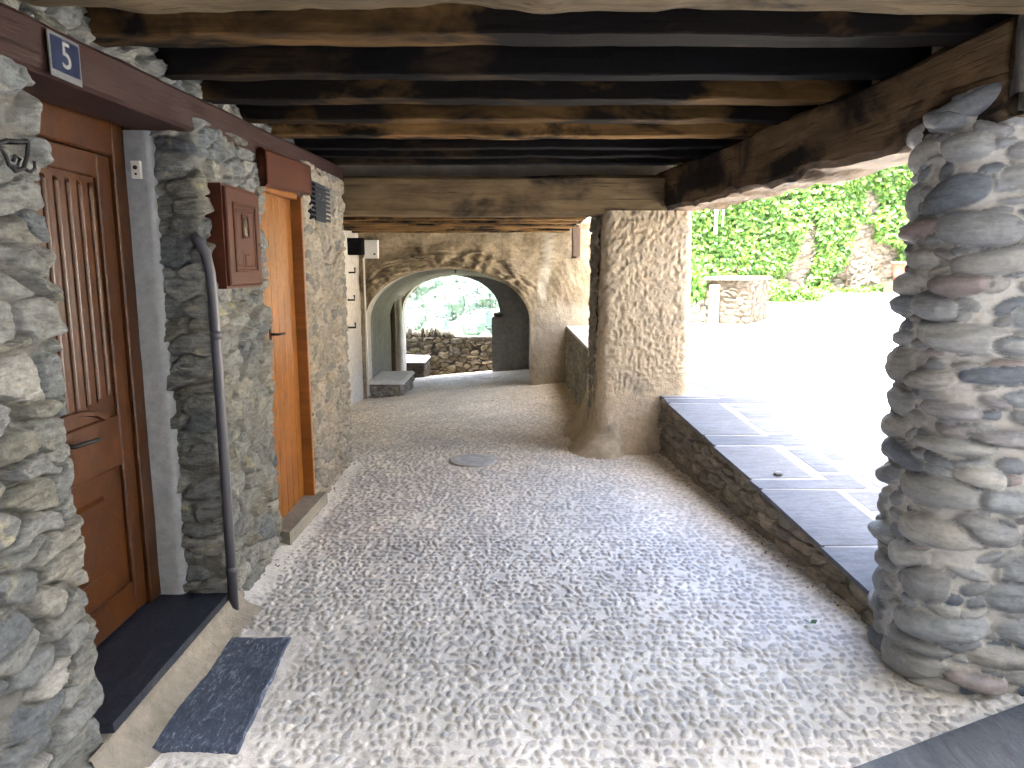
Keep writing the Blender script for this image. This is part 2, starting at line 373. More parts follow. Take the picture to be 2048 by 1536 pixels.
M['enamel_white'] = plain('cream_enamel', (.20, .20, .19), .35, .5, var=.1)
M['bluegrey'] = plain('iron_grate', (.014, .018, .026), .7, .2)
M['manhole'] = plain('cast_iron_cover', (.09, .09, .095), .6, .4, bump=.5)
M['terracotta'] = plain('terracotta', (.22, .08, .055), .8, .2)
M['dark'] = plain('dark_glass', (.006, .005, .005), .2, .5)
M['green_paint'] = plain('green_paint', (.10, .42, .24), .6, .3)
def leafmat(name, c1, c2, c3, trans=.35):
    k = NT(name); c = k.ramp(k.attr('rnd'), [(0, c1), (.5, c2), (1, c3)])
    k.out(c, .5, .35)
    tr = k.n('ShaderNodeBsdfTranslucent'); mx = k.n('ShaderNodeMixShader'); mx.inputs[0].default_value = trans
    k.l(k.mix(1., c, (1.2, 1.5, .6), 'MULTIPLY'), tr.inputs[0]); k.l(k.b.outputs[0], mx.inputs[1]); k.l(tr.outputs[0], mx.inputs[2])
    k.l(mx.outputs[0], k.t.nodes['Material Output'].inputs[0]); return k.m
M['ivy'] = leafmat('creeper_leaf', (.026, .074, .014), (.055, .13, .024), (.115, .19, .036))
M['wood_leaf'] = leafmat('forest_leaf', (.005, .015, .008), (.010, .026, .012), (.018, .038, .016), .05)
M['meadow'] = plain('meadow', (.20, .26, .10), .9, .1, sc=.3, var=.3)
M['earth'] = plain('valley_ground', (.09, .11, .06), .95, .1, sc=.5, var=.3)
M['ground'] = plain('ground_paving', (.34, .33, .30), .9, .2, sc=2, var=.12)

# ------------------------------------------------------------ ground heights
def zf(x, y):
    x = np.asarray(x, float); y = np.asarray(y, float)
    base = np.interp(y, [6.3, 8.5, 11, 14, 16], [0, -.05, -.14, -.31, -.55])
    t = np.clip((y - 6.5) / 4.5, 0, 1)
    return base - .085 * np.clip(.3 - x, -1.5, 4) * t
KX = lambda y: np.interp(y, [1.9, 3.15, 6.26, 8, 12], [1.80, 1.68, 1.33, 1.15, .95])   # line of the plaza edge
def zp(x, y):
    x = np.asarray(x, float); y = np.asarray(y, float)
    return np.interp(y, [0, 2.0, 3.14, 6.3, 13, 20, 30], [.0, .05, .17, .55, .66, .82, 1.05])

# ------------------------------------------------------------ floor
def mkfloor(mb, xs, ys, relief=1.0, sm=.85):
    X, Y = np.meshgrid(xs, ys, indexing='ij')
    # pebbles, patches of changing orientation
    ang = 1.1 * fbm(X * .55, Y * .55, 0 * X, 300, 2)
    U = X + .02 * fbm(X * 3, Y * 3, 0 * X, 301, 2); V = Y + .02 * fbm(X * 3, Y * 3, 0 * X + 4, 302, 2)
    F1, F2, rid, lx, ly = stones(U, V, .035, .048, 11, jit=.34, size=.45, var=.35, rot=1.0, p=2.3, warp=.3, wscale=1.6)
    rr = (rid * 5.7) % 1
    gone = (rr < .10)
    h = np.sqrt(np.clip(1.04 - F1 ** 2, 0, 1)) * (.004 + .0075 * rid) * sst(-.02, .25, F2 - F1)
    st = sst(1.0, .86, F1)
    edge = np.where(Y < 5.9, sst(-1.36, -1.20, X), 1.0)
    stepz = (Y > 2.15) & (Y < 3.3)
    edge = np.where(stepz, sst(-1.26, -1.18, X + .05 * fbm(X * 0, Y * 5, 0 * X, 44, 2)), edge)
    slab = sst(0, .07, np.maximum(np.maximum(MATB[0] - .0 - X - 0.0 * Y, X - MATB[1]), np.maximum(MATB[2] - Y, Y - MATB[3])))
    keep = np.where(gone, 0, 1) * edge * (.25 + .75 * slab)
    h = h * keep * relief; st = st * keep
    h = h + .006 * fbm(X * 1.6, Y * 1.6, 0 * X, 303, 3) + .0022 * fbm(X * 28, Y * 28, 0 * X, 304, 2)
    # mortar rises to the walls
    Z = zf(X, Y) + h + .03 * sst(-1.22, -1.42, X) * (Y < 6) + .02 * sst(-.22, 0, X - KX(Y)) * (Y > 3) * (Y < 6.2)
    mb.grid(np.stack([X, Y, Z], -1), rid, st * sm, 0)
c_mat = [unp(450, 1277, Z=0), unp(585, 1275, Z=0), unp(478, 1510, Z=0), unp(262, 1507, Z=0)]
MATB = (c_mat[3].x, c_mat[2].x, c_mat[2].y, c_mat[0].y)
print('MAT', MATB)
mb = MB()
mkfloor(mb, np.arange(-1.62, 2.45, .0052), np.arange(1.90, 4.2001, .0052))
ye = np.arange(1.90, 4.2001, .0052)[-1]
mkfloor(mb, np.arange(-1.62, 1.9, .009), np.concatenate([[ye - .001], np.arange(ye + .008, 6.57, .0095), [6.58]]))
mkfloor(mb, np.arange(-2.6, 1.45, .0135), np.concatenate([[6.578], np.arange(6.59, 9.6, .014)]), 1.15, .85)
mkfloor(mb, np.arange(-2.6, 1.45, .019), np.arange(9.59, 17.2, .022), 1.5, .8)
mkfloor(mb, np.arange(-2.6, 4.2, .08), np.arange(-3, 1.93, .08), .3)
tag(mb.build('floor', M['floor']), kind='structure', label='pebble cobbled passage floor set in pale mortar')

# ground sheet around, low
mb = MB()
xs = np.linspace(-60, 60, 61); ys = np.concatenate([np.linspace(-60, 0, 31), np.linspace(1, 17.6, 18)])
X, Y = np.meshgrid(xs, ys, indexing='ij'); mb.grid(np.stack([X, Y, np.where(Y < 2, -.03, -.9) + 0 * X], -1), .5, 0)
tag(mb.build('ground', M['ground']), kind='structure')
# valley and the far slope
mb = MB()
xs = np.linspace(-300, 260, 90); ys = np.linspace(17.3, 420, 90)
X, Y = np.meshgrid(xs, ys, indexing='ij')
Z = np.interp(Y, [17.3, 22, 40, 62, 100, 130, 190, 260, 420], [-1.0, -4, -16, -25, -20, -11, -1, 25, 110]) + 3.5 * fbm(X * .02, Y * .02, 0 * X, 71, 3) * np.clip((Y - 20) / 30, 0, 1)
mb.grid(np.stack([X, Y, Z], -1), .5, 1)
tag(mb.build('hills', M['earth']), kind='structure', label='far side of the valley')
hillz = lambda x, y: float(np.interp(y, [17.3, 22, 40, 62, 100, 130, 190, 260, 420], [-1.0, -4, -16, -25, -20, -11, -1, 25, 110]) + 3.5 * fbm(np.array(x * .02), np.array(y * .02), np.array(0.), 71, 3) * np.clip((y - 20) / 30, 0, 1))

# ------------------------------------------------------------ plaza
mb = MB()
ys = np.concatenate([np.arange(2.95, 8, .1), np.arange(8, 30.1, .5)])
t = np.concatenate([np.linspace(0, .075, 20), np.linspace(.14, 1, 30)])
X = KX(ys)[None, :] * (1 - t[:, None]) + 24 * t[:, None]; Y = np.repeat(ys[None], len(t), 0)
rv = .5 + .5 * fbm(X * .9, Y * 2.5, 0 * X, 5, 2)
k_ = 17
mb.grid(np.stack([X, Y, zp(X, Y) + .0035 + 0 * X], -1)[:k_ + 1], rv[:k_ + 1], .0)
mb.grid(np.stack([X, Y, zp(X, Y) + .0035 + 0 * X], -1)[k_:], rv[k_:], .0, 1)
print('edge', t[k_] * 22.3)
# slabs
def slab(x0, x1, y0, y1, rnd, lift=.004, mat=0):
    """x measured from the plaza edge line"""
    g = .015
    def pt(a, y): return (float(KX(y)) + a, y)
    j = lambda: random.uniform(-.012, .012)
    poly = [pt(x0 + g + j(), y0 + g + j()), pt(x1 - g + j(), y0 + g + j()), pt(x1 - g + j(), y1 - g + j()), pt(x0 + g + j(), y1 - g + j())]
    l = lift + random.uniform(0, .001)
    mb.prism(poly, lambda x, y: float(zp(x, y)) - .02, lambda x, y: float(zp(x, y)) + l, rnd, 1., mat)
rs = random.Random(4)
y = 2.95
while y < 9.0:          # edge course: long slabs along the rim, short ones between
    if rs.random() < .55: L = rs.uniform(.55, .95); slab(-.03, rs.uniform(.40, .45), y, y + L, rs.random(), .0055)
    else: L = rs.uniform(.14, .22); slab(-.03, rs.uniform(.5, .75), y, y + L, rs.random(), .0055)
    y += L
def fill(x0, x1, y0, y1, d=0):
    w, h = x1 - x0, y1 - y0
    if d > 6 or (w < .45 and h < .34) or (d > 2 and rs.random() < .15 and w < .7 and h < .5):
        if w > .05 and h > .05: slab(x0 + .012, x1 - .012, y0 + .012, y1 - .012, rs.random(), .005)
        return
    if (w > h * 1.3) : k = rs.uniform(.3, .7); fill(x0, x0 + w * k, y0, y1, d + 1); fill(x0 + w * k, x1, y0, y1, d + 1)
    else: k = rs.uniform(.3, .7); fill(x0, x1, y0, y0 + h * k, d + 1); fill(x0, x1, y0 + h * k, y1, d + 1)
for yy in np.arange(2.95, 10, 2.0): fill(.46, 1.5, yy, yy + 2.0)
def fillb(x0, x1, y0, y1):
    xx = x0
    while xx < x1:
        wd = rs.uniform(.8, 1.4); yy = y0 + rs.uniform(-.3, 0)
        while yy < y1:
            h = rs.uniform(.45, .9); slab(xx + .02, min(xx + wd, x1) - .02, yy + .02, yy + h - .02, rs.random(), .005, 1); yy += h
        xx += wd
fillb(1.5, 9.5, 3.3, 13)
tag(mb.build('plaza_paving', [M['paving'], M['paving_far']], smooth=False), kind='structure', label='slate paving slabs of the open square')

def ring_disc(x, y, r0, r1, z, name, label, mat, group=None):
    m = MB(); a = np.linspace(0, 2 * math.pi, 33)[:-1]
    rr = np.array([0.001, r0 * .5, r0 - .01, r0, r0 + .012, (r0 + r1) / 2, r1 - .01, r1, r1 + .001]); hh = np.array([.008, .008, .008, .004, .008, .012, .008, .006, -.03])
    P = np.stack([np.stack([x + rr * math.cos(t), y + rr * math.sin(t), z(x, y) + hh + (z(x + rr * math.cos(t), y + rr * math.sin(t)) - z(x, y))], -1) for t in a])
    m.grid(P, .5, 1., 0, closed=True); return tag(m.build(name, mat), label, 'manhole cover', group)
p = unp(1675, 696, Z=.60); ring_disc(p.x, p.y, .13, .36, lambda a, b: zp(a, b) + .006, 'manhole_cover', 'round iron manhole cover in the sunlit square nearest the passage', M['manhole'])
p = unp(1688, 640, Z=.72); ring_disc(p.x, p.y, .2, .42, lambda a, b: zp(a, b) + .006, 'manhole_cover', 'round iron manhole cover in the far part of the square', M['manhole'])
p = unp(945, 923, Z=0); ring_disc(p.x, p.y, .10, .2, lambda a, b: zf(a, b) + .012, 'manhole_cover', 'round cement manhole cover in the cobbles of the passage', plaster('cover_cement', (.40, .385, .35), (.36, .345, .31), .5, 20))

# retaining edge of the plaza
mb = MB()
ysn = [8.2, 6.26, 5.2, 4.2, 3.15, 2.95]
wall_sweep(mb, [(float(KX(y)) + .01 , y) for y in ysn], lambda x, y: zf(x, y) - .05, lambda x, y: zp(x, y) + .004,
           lambda U, Z: prof_rubble(U, Z, .19, .085, .035, 21, joint=.2, rough=.4, jit=.4), r=.02, step=.009, zstep=.009, mat=0, edge=.03)
tag(mb.build('low_retaining_wall', M['schist_dark']), 'low dark rubble retaining wall holding up the paved square beside the cobbles', 'retaining wall')

# ------------------------------------------------------------ left house
WX = -1.38
mb = MB()
pr_near = lambda U, Z: prof_rubble(U, Z + .35 * U * 0, .25, .082, .050, 31, joint=.16, rough=.34, jit=.42, var=.45, rot=.25, p=2.5, warp=.5)
wall_sweep(mb, [(WX, 0.9), (WX, 2.13), (-1.80, 2.13)], -.06, 2.22, lambda U, Z: pr_near(U, Z), r=.05, step=.0065, zstep=.0065)
pr_mid = lambda U, Z: prof_rubble(U, Z, .22, .085, .036, 32, joint=.15, rough=.42, jit=.4, var=.45, rot=.25, warp=.5)
wall_sweep(mb, [(-1.56, 3.215), (WX, 3.22), (WX - .02, 4.06), (-1.52, 4.07)], -.05, 2.30, pr_mid, r=.04, step=.009, zstep=.009)
pr_far = lambda U, Z: prof_rubble(U, Z, .17, .075, .020, 33, joint=.16, rough=.7, jit=.4, var=.45, rot=.5, warp=.6)
wall_sweep(mb, [(-1.54, 4.80), (WX, 4.80), (WX, 5.95), (-2.6, 6.02)], -.05, 2.36, pr_far, r=.05, step=.0085, zstep=.0085, mat=1)
# rubble above the lintel
wall_sweep(mb, [(-1.52, .9), (-1.52, 6.12), (-2.4, 6.12)], 2.30, 2.68, lambda U, Z: prof_rubble(U, Z, .13, .07, .045, 34, joint=.2, rough=.5, jit=.4), r=.03, step=.012, zstep=.012)
# house bulk; near unseen block raised tall to keep sun off the lane
mb.box((-9, .0 - 8, -.1), (-1.80, 2.12, 21), mat=2); mb.box((-9, 2.125, -.1), (-1.80, 6.1, 8.2), mat=2)
mb.box((-1.795, -8, 2.70), (-1.42, 2.1, 21), mat=2); mb.box((-1.795, -8, -.1), (-1.45, .95, 2.69), mat=2)
mb.box((-1.798, 4.05, -.1), (-1.60, 4.85, .03), mat=2)
house = mb.build('stone_house', [M['schist'], M['schist_smooth'], M['roofwall']])
tag(house, 'old grey schist rubble house wall along the left of the passage', 'house')
# grey plaster strip beside the door
mb = MB()
wall_sweep(mb, [(-1.74, 3.172), (-1.55, 3.172), (-1.55, 3.23)], .13, 2.24, plaster_prof(.004, 6, 5), step=.02)
mb.build('jamb_plaster', M['grey_plaster'], house)

def timber(name, p0, p1, w, h, mat, parent=None, seed=0, wob=.008, ragged=0, step=.04, bot=.5, cr=.014, taper=None):
    """squared log from p0 to p1; p is the centre of its section"""
    p0 = Vector(p0); p1 = Vector(p1); L = (p1 - p0).length; n = int(L / step) + 2
    xs = np.linspace(0, L, n)
    sec = []; k = 7
    hw, hh = w / 2, h / 2
    def seg(a, b): return [(a[0] + (b[0] - a[0]) * t, a[1] + (b[1] - a[1]) * t) for t in np.linspace(0, 1, k)[:-1]]
    c = [(-hw + cr, -hh), (hw - cr, -hh), (hw, -hh + cr), (hw, hh - cr), (hw - cr, hh), (-hw + cr, hh), (-hw, hh - cr), (-hw, -hh + cr)]
    for i in range(8): sec += seg(c[i], c[(i + 1) % 8])
    S = np.array(sec); X = np.repeat(xs[None], len(S), 0); Yc = np.repeat(S[:, :1], n, 1); Zc = np.repeat(S[:, 1:], n, 1)
    X0 = X + seed * 13.3
    sh = wob * 1.5 * fbm(X0 * .9, 0 * X, 0 * X, seed, 3); sh2 = wob * 1.5 * fbm(X0 * .9, 0 * X + 5, 0 * X, seed + 1, 3)
    nn = wob * fbm(X0 * 3, Yc * 9, Zc * 9, seed + 2, 3)
    sc = 1 + nn / min(hw, hh)
    Yn = Yc * sc + sh; Zn = Zc * sc + sh2
    if taper: 
        tt = X / L; Yn = Yn * (1 + (taper[0] - 1) * tt); Zn = Zn * (1 + (taper[1] - 1) * tt)
    if ragged: Zn = np.where(Zc < -hh * .4, Zn - ragged * np.maximum(0, fbm(X0 * 3.2, Yc * 4, 0 * X, seed + 8, 3)) + ragged * .8 * np.maximum(0, fbm(X0 * 6, Yc * 6 + 3, 0 * X, seed + 9, 2)), Zn)
    # end caps
    P = np.stack([X, Yn, Zn], -1)
    c0 = P[:, :1].copy(); c0[:, :, 1:] *= .02; c1 = P[:, -1:].copy(); c1[:, :, 1:] *= .02
    P = np.concatenate([c0, P[:, :1], P, P[:, -1:], c1], 1)
    m = MB(); ns = len(sec) // 8
    for i in range(8): m.grid(P[[(i * ns + q) % len(sec) for q in range(ns + 1)]], .5, 1., 0)
    o = m.build(name, mat, None, origin=(0, 0, 0))
    d = (p1 - p0).normalized(); up = Vector((0, 0, 1))
    if abs(d.z) > .9: up = Vector((0, 1, 0))
    yv = up.cross(d).normalized(); zv = d.cross(yv)
    mt = Matrix((d, yv, zv)).transposed().to_4x4(); mt.translation = p0
    if parent is not None:
        o.parent = parent; mt.translation = p0 - Vector(parent['_w'])
    o.matrix_basis = mt; o['_w'] = tuple(p0)
    return o
o = timber('wall_lintel', (-1.50, .6, 2.255), (-1.50, 5.98, 2.395), .25, .155, M['lintel'], seed=3, wob=.006)
tag(o, 'long dark red painted timber lintel over both doors of the left wall', 'lintel')
LINX = -1.372
# door 1
DX = -1.70
def panelbox(m, x0, x1, a, b, z0, z1, bev=.006):
    """box with a chamfered front towards +X; y from a to b"""
    V = [(x0, a, z0), (x0, b, z0), (x0, b, z1), (x0, a, z1), (x1 - bev, a, z0), (x1 - bev, b, z0), (x1 - bev, b, z1), (x1 - bev, a, z1),
         (x1, a + bev, z0 + bev), (x1, b - bev, z0 + bev), (x1, b - bev, z1 - bev), (x1, a + bev, z1 - bev)]
    Q = [(4, 5, 9, 8), (5, 6, 10, 9), (6, 7, 11, 10), (7, 4, 8, 11), (8, 9, 10, 11), (0, 1, 5, 4), (1, 2, 6, 5), (2, 3, 7, 6), (3, 0, 4, 7)]
    W = [];
    for f in Q: W += [V[i] for i in f]
    m.quads(W, np.arange(len(W)).reshape(-1, 4)); return m
d1 = empty('wooden_door', (DX, 2.66, .13), 'dark varnished wooden door with vertical flutes, under the number plate', 'door')
m = MB(); panelbox(m, DX - .05, DX + .035, 3.085, 3.19, .13, 2.31); panelbox(m, DX - .05, DX + .035, 2.10, 2.20, .13, 2.31); panelbox(m, DX - .05, DX + .033, 2.2, 3.085, 2.12, 2.31)
m.build('door_frame', M['door'], d1, False)
m = MB(); m.box((DX - .04, 2.2, .135), (DX, 3.085, 2.12))
# stiles and rails
for a, b, z0, z1, e in ((2.203, 2.33, .137, 2.118, .018), (2.985, 3.082, .137, 2.118, .018), (2.33, 2.985, 2.02, 2.118, .017), (2.33, 2.985, .137, .28, .017), (2.33, 2.985, .82, 1.04, .017)):
    panelbox(m, DX - .01, DX + e, a, b, z0, z1)
# fluting
for i in range(9):
    yy = 2.365 + i * .073
    z0 = 1.10 - .03 * math.cos((yy - 2.66) / .31 * 1.57)
    P = []
    for q in np.linspace(0, math.pi, 9): P.append([(DX + .001 + .011 * math.sin(q), yy - .013 * math.cos(q), z) for z in (z0 + .02, z0 + .04, 1.30, 1.6, 1.98, 2.0)])
    P = np.array(P); P[:, 0, 0] = DX - .002; P[:, -1, 0] = DX - .002
    m.grid(P)
# arched rail over the lower panel
P = []
for q in np.linspace(0, math.pi, 21): P.append([(DX + x, 2.66 + r * math.cos(q), 1.0 + r * .35 * math.sin(q)) for x, r in ((.0, .30), (.014, .29), (.014, .25), (.0, .24))])
m.grid(np.array(P)); panelbox(m, DX - .01, DX + .014, 2.42, 2.86, .38, .74, .03)
m.build('door_leaf', M['door'], d1, False)
m = MB()
hz = .97; hy = 2.57
panelbox(m, DX + .016, DX + .026, hy - .02, hy + .02, hz - .13, hz + .10, .004)
m.tube([(DX + .02, hy, hz + .03), (DX + .075, hy, hz + .03), (DX + .085, hy + .03, hz + .032), (DX + .085, hy + .13, hz + .026), (DX + .08, hy + .16, hz + .02)], [.009, .009, .010, .009, .006], 8)
m.tube([(DX + .02, hy, hz - .06), (DX + .03, hy, hz - .06)], .012, 8)
lab(m.build('door_handle', M['iron'], d1), 'black iron lever handle')
# step slab and plinth
m = MB(); m.hexa([(-1.76, 2.16, .095), (-1.352, 2.20, .095), (-1.352, 3.19, .095), (-1.76, 3.19, .095), (-1.76, 2.16, .13), (-1.355, 2.20, .13), (-1.352, 3.19, .13), (-1.76, 3.19, .13)])
st = m.build('door_step', M['slate_step'], None, False); tag(st, 'smooth black slate doorstep under the varnished door', 'doorstep')
m = MB()
P = []
for yv in np.linspace(2.06, 3.30, 60):
    k = fbm(np.array([yv * 4.]), np.array([0.]), np.array([0.]), 8, 3)[0]
    e = float(sst(np.array(3.32), np.array(3.12), np.array(yv)))
    P.append([(-1.36, yv, .094), (-1.345 + .008 * k, yv, .092 * 1), (-1.33 + .010 * k, yv, .060), (-1.30 + .012 * k, yv, .028), (-1.25 + .015 * k, yv, .010), (-1.20 + .02 * k, yv, -.012)])
m.grid(np.array(P)); m.box((-1.75, 2.15, -.02), (-1.36, 3.19, .0945))
tag(m.build('step_plinth', M['beige_conc']), 'sloping beige cement plinth under the slate doorstep', 'plinth')
# slate in the floor
m = MB(); n = 50
poly = [(c_mat[3].x, c_mat[3].y), (c_mat[2].x, c_mat[2].y), (c_mat[1].x, c_mat[1].y), (c_mat[0].x, c_mat[0].y)]
a = np.linspace(0, 1, n)[:, None]; b = np.linspace(0, 1, n)[None]
def bil(i): return poly[0][i] * (1 - a) * (1 - b) + poly[1][i] * a * (1 - b) + poly[2][i] * a * b + poly[3][i] * (1 - a) * b
X = bil(0) + .008 * fbm(bil(0) * 9, bil(1) * 9, 0 * bil(0), 3, 2); Y = bil(1) + .008 * fbm(bil(0) * 9, bil(1) * 9, 0 * bil(0) + 4, 3, 2)
ed = np.minimum(np.minimum(a, 1 - a) + 0 * b, np.minimum(b, 1 - b) + 0 * a)
Z = .013 + .003 * fbm(X * 8, Y * 8, 0 * X, 6, 3) - .03 * (ed < .001)
m.grid(np.stack([X, Y, Z], -1)); tag(m.build('slate_slab', M['slate_mat']), 'rough blue grey slate slab set flush in the cobbles beside the doorstep', 'slate slab')
m = MB(); q = [unp(1688, 1545, Z=.03), unp(2075, 1398, Z=.03)]
dirv = (q[1] - q[0]); pq = [q[0] - dirv * .25, q[1] + dirv * 2.0]
nrm = Vector((dirv.y, -dirv.x, 0)).normalized() * 1.2
m.prism([(pq[0].x, pq[0].y), (pq[0].x + nrm.x, pq[0].y + nrm.y), (pq[1].x + nrm.x, pq[1].y + nrm.y), (pq[1].x, pq[1].y)], -.02, .035)
tag(m.build('slate_slab', M['slate_corner'], None, False), 'smooth blue slate slab at the foot of the round river-stone pillar', 'slate slab')

# number plate
def quad_yz(m, x, y0, y1, z0, z1, th=.004, **k): m.box((x, y0, z0), (x + th, y1, z1), **k)
ply0, ply1 = unp(97, 100, X=LINX + .012).y, unp(160, 130, X=LINX + .012).y
plz1, plz0 = unp(128, 75, X=LINX + .012).z, unp(128, 160, X=LINX + .012).z
PX = LINX + .010
pl = empty('house_number', (PX, (ply0 + ply1) / 2, plz0), 'blue enamel house number 5 plate on the red lintel', 'house number')
m = MB(); quad_yz(m, PX, ply0, ply1, plz0, plz1); m.build('plate', M['plate_edge'], pl, False)
m = MB(); quad_yz(m, PX + .0042, ply0 + .009, ply1 - .009, plz0 + .02, plz1 - .010, .002); m.build('blue_field', M['enamel_blue'], pl, False)
def text_obj(name, s, size, mat, loc, parent, rot, ext=.001):
    cu = bpy.data.curves.new(name, 'FONT'); cu.body = s; cu.size = size; cu.extrude = ext; cu.align_x = 'CENTER'; cu.align_y = 'CENTER'
    o = bpy.data.objects.new(name, cu); COL.objects.link(o); cu.materials.append(mat)
    bpy.context.view_layer.update(); me = bpy.data.meshes.new_from_object(o); bpy.data.objects.remove(o)
    o = bpy.data.objects.new(name, me); COL.objects.link(o); o.rotation_euler = rot
    o.location = Vector(loc) - Vector(parent['_w']); o.parent = parent; return o
text_obj('digit', '5', (plz1 - plz0) * .86, M['enamel_white'], (PX + .0072, (ply0 + ply1) / 2, (plz0 + plz1) / 2 + .004), pl, (R(90), 0, R(90)))

# conduit
m = MB(); cx, cyy = -1.335, 3.20
pts = [(-1.40, 3.185, 1.80), (-1.378, 3.185, 1.775), (-1.352, 3.19, 1.72), (-1.34, 3.195, 1.64), (cx - .002, cyy, 1.5), (cx, cyy, 1.0), (cx, cyy, .5), (cx, cyy, -.02)]
m.tube(pts, .023, 14)
cp = m.build('cable_conduit', M['pipe']); tag(cp, 'dark grey plastic conduit rising from the floor to beside the red meter cabinet', 'conduit')
for z in (.24, 1.36):
    m = MB(); m.tube([(cx, cyy, z - .018), (cx, cyy, z + .018)], .026, 14); m.build('coupling', M['pipe'], cp)
# meter cabinet
by0, by1, bz0, bz1, bx = 3.27, 3.71, 1.565, 2.035, -1.30
mc = empty('meter_cabinet', (bx, (by0 + by1) / 2, bz0), 'red brown wooden meter cabinet on the stone wall between the doors', 'cabinet')
m = MB(); m.box((-1.42, by0, bz0), (bx, by1, bz1)); m.build('body', M['cabinet'], mc, False)
m = MB(); panelbox(m, bx, bx + .018, by0 + .012, by1 - .012, bz0 + .012, bz1 - .012)
for e, dp in ((.075, .026), (.10, .022)): 
    for (a, b, c, d) in ((by0 + e, by0 + e + .014, bz0 + e, bz1 - e), (by1 - e - .014, by1 - e, bz0 + e, bz1 - e), (by0 + e + .0145, by1 - e - .0145, bz0 + e, bz0 + e + .014), (by0 + e + .0145, by1 - e - .0145, bz1 - e - .014, bz1 - e)):
        panelbox(m, bx + .01, bx + dp, a, b, c, d, .004)
my = (by0 + by1) / 2; mz = bz0 + .13
for e in (.05, .028): 
    panelbox(m, bx + .01, bx + .018 + (.055 - e) * .25, my - e, my + e, mz - e * 1.1, mz + e * 1.1, .006)
lab(m.build('cabinet_door', M['cabinet'], mc, False), 'moulded cabinet door')
wz = (bz0 + bz1) / 2 + .055
m = MB(); m.box((bx + .0185, my - .03, wz - .045), (bx + .022, my + .03, wz + .045)); m.build('window', M['dark'], mc, False)
m = MB(); 
for (a, b, c, d) in ((my - .042, my - .03, wz - .057, wz + .057), (my + .03, my + .042, wz - .057, wz + .057), (my - .03, my + .03, wz + .0452, wz + .057), (my - .03, my + .03, wz - .057, wz - .0452)): panelbox(m, bx + .012, bx + .027, a, b, c, d, .003)
m.build('window_frame', M['cabinet'], mc, False)
m = MB(); m.tube([(bx + .018, by1 - .03, bz0 + .21), (bx + .03, by1 - .03, bz0 + .21)], .006, 8); m.build('knob', M['white'], mc)
# door 2
d2x = -1.445
d2 = empty('plank_door', (d2x, 4.45, .1), 'orange varnished plank door standing beyond the meter cabinet', 'door')
m = MB(); nb = 6
for i in range(nb):
    a = 4.07 + i * .695 / nb; panelbox(m, d2x - .03, d2x, a + .001, a + .695 / nb - .001, .10, 2.10, .005)
m.build('door_leaf', M['door2'], d2, False)
m = MB(); panelbox(m, d2x - .03, -1.375, 4.765, 4.80, .06, 2.12, .004); panelbox(m, d2x - .03, -1.40, 4.07, 4.765, 2.10, 2.14, .004)
m.build('door_frame', M['door2'], d2, False)
m = MB(); hy2, hz2 = 4.24, 1.27
panelbox(m, d2x, d2x + .006, hy2 - .016, hy2 + .016, hz2 - .07, hz2 + .05, .002)
m.tube([(d2x, hy2, hz2), (d2x + .05, hy2, hz2), (d2x + .055, hy2 + .02, hz2), (d2x + .055, hy2 + .10, hz2 - .004)], .008, 8); m.build('door_handle', M['iron'], d2)
m = MB(); m.prism([(-1.56, 4.12), (-1.33, 4.06), (-1.31, 4.86), (-1.56, 4.80)], -.02, .10); tag(m.build('threshold', M['beige_conc'], None, False), 'pale cement threshold below the orange plank door', 'threshold')
o = timber('fascia_board', (-1.352, 3.97, 2.20), (-1.352, 4.86, 2.235), .05, .20, M['cabinet'], seed=9, wob=.002); tag(o, 'red brown board box over the orange plank door', 'board')
# vent grille
vg = empty('vent_grille', (WX + .02, 5.13, 1.99), 'dark grey slatted vent grille high on the wall beyond the orange door', 'vent')
m = MB(); m.box((WX - .01, 4.93, 1.99), (WX + .022, 5.33, 2.25)); m.build('backing', M['bluegrey'], vg, False)
m = MB()
for i in range(8):
    z = 2.0 + i * .031; m.hexa([(WX + .0222, 4.935, z), (WX + .055, 4.935, z - .01), (WX + .055, 5.325, z - .01), (WX + .0222, 5.325, z), (WX + .0222, 4.935, z + .018), (WX + .055, 4.935, z + .008), (WX + .055, 5.325, z + .008), (WX + .0222, 5.325, z + .018)])
m.build('slats', M['bluegrey'], vg, False)
# bell tag
b0 = unp(243, 334, X=-1.62); bt = empty('doorbell', (-1.615, b0.y, b0.z), 'small white doorbell plate beside the varnished door', 'doorbell')
m = MB(); m.box((-1.633, 3.155, b0.z - .033), (-1.595, 3.176, b0.z + .04)); m.build('plate', M['white'], bt, False)
m = MB(); m.tube([(-1.614, 3.1555, b0.z + .012), (-1.614, 3.150, b0.z + .012)], .009, 10); m.tube([(-1.614, 3.1555, b0.z - .015), (-1.614, 3.152, b0.z - .015)], .005, 10); m.build('button', M['iron'], bt)
# iron scroll bracket, left edge
m = MB(); q = unp(62, 300, X=WX + .06)
Yb, Zb = q.y, q.z
def yz(u, v): p = unp(u, v, X=WX + .07); return (p.x, p.y, p.z)
m.tube([yz(-30, 300), yz(0, 296), yz(12, 312), yz(18, 330), yz(34, 334), yz(40, 318), yz(30, 312), yz(26, 322)], .0055, 7)
m.tube([yz(14, 281), yz(40, 283), yz(56, 284), yz(55, 310), yz(48, 336), yz(30, 342), yz(22, 332)], .006, 7)
m.tube([yz(-30, 290), yz(0, 286), yz(14, 281)], .006, 7)
m.tube([yz(48, 336), yz(60, 344), yz(70, 338), yz(68, 322)], .005, 7)
m.tube([yz(56, 284), (WX - .01, yz(58, 284)[1], yz(58, 284)[2])], .007, 7)
tag(m.build('iron_scroll_bracket', M['iron']), 'black wrought iron scroll bracket fixed to the nearest stone wall', 'bracket')

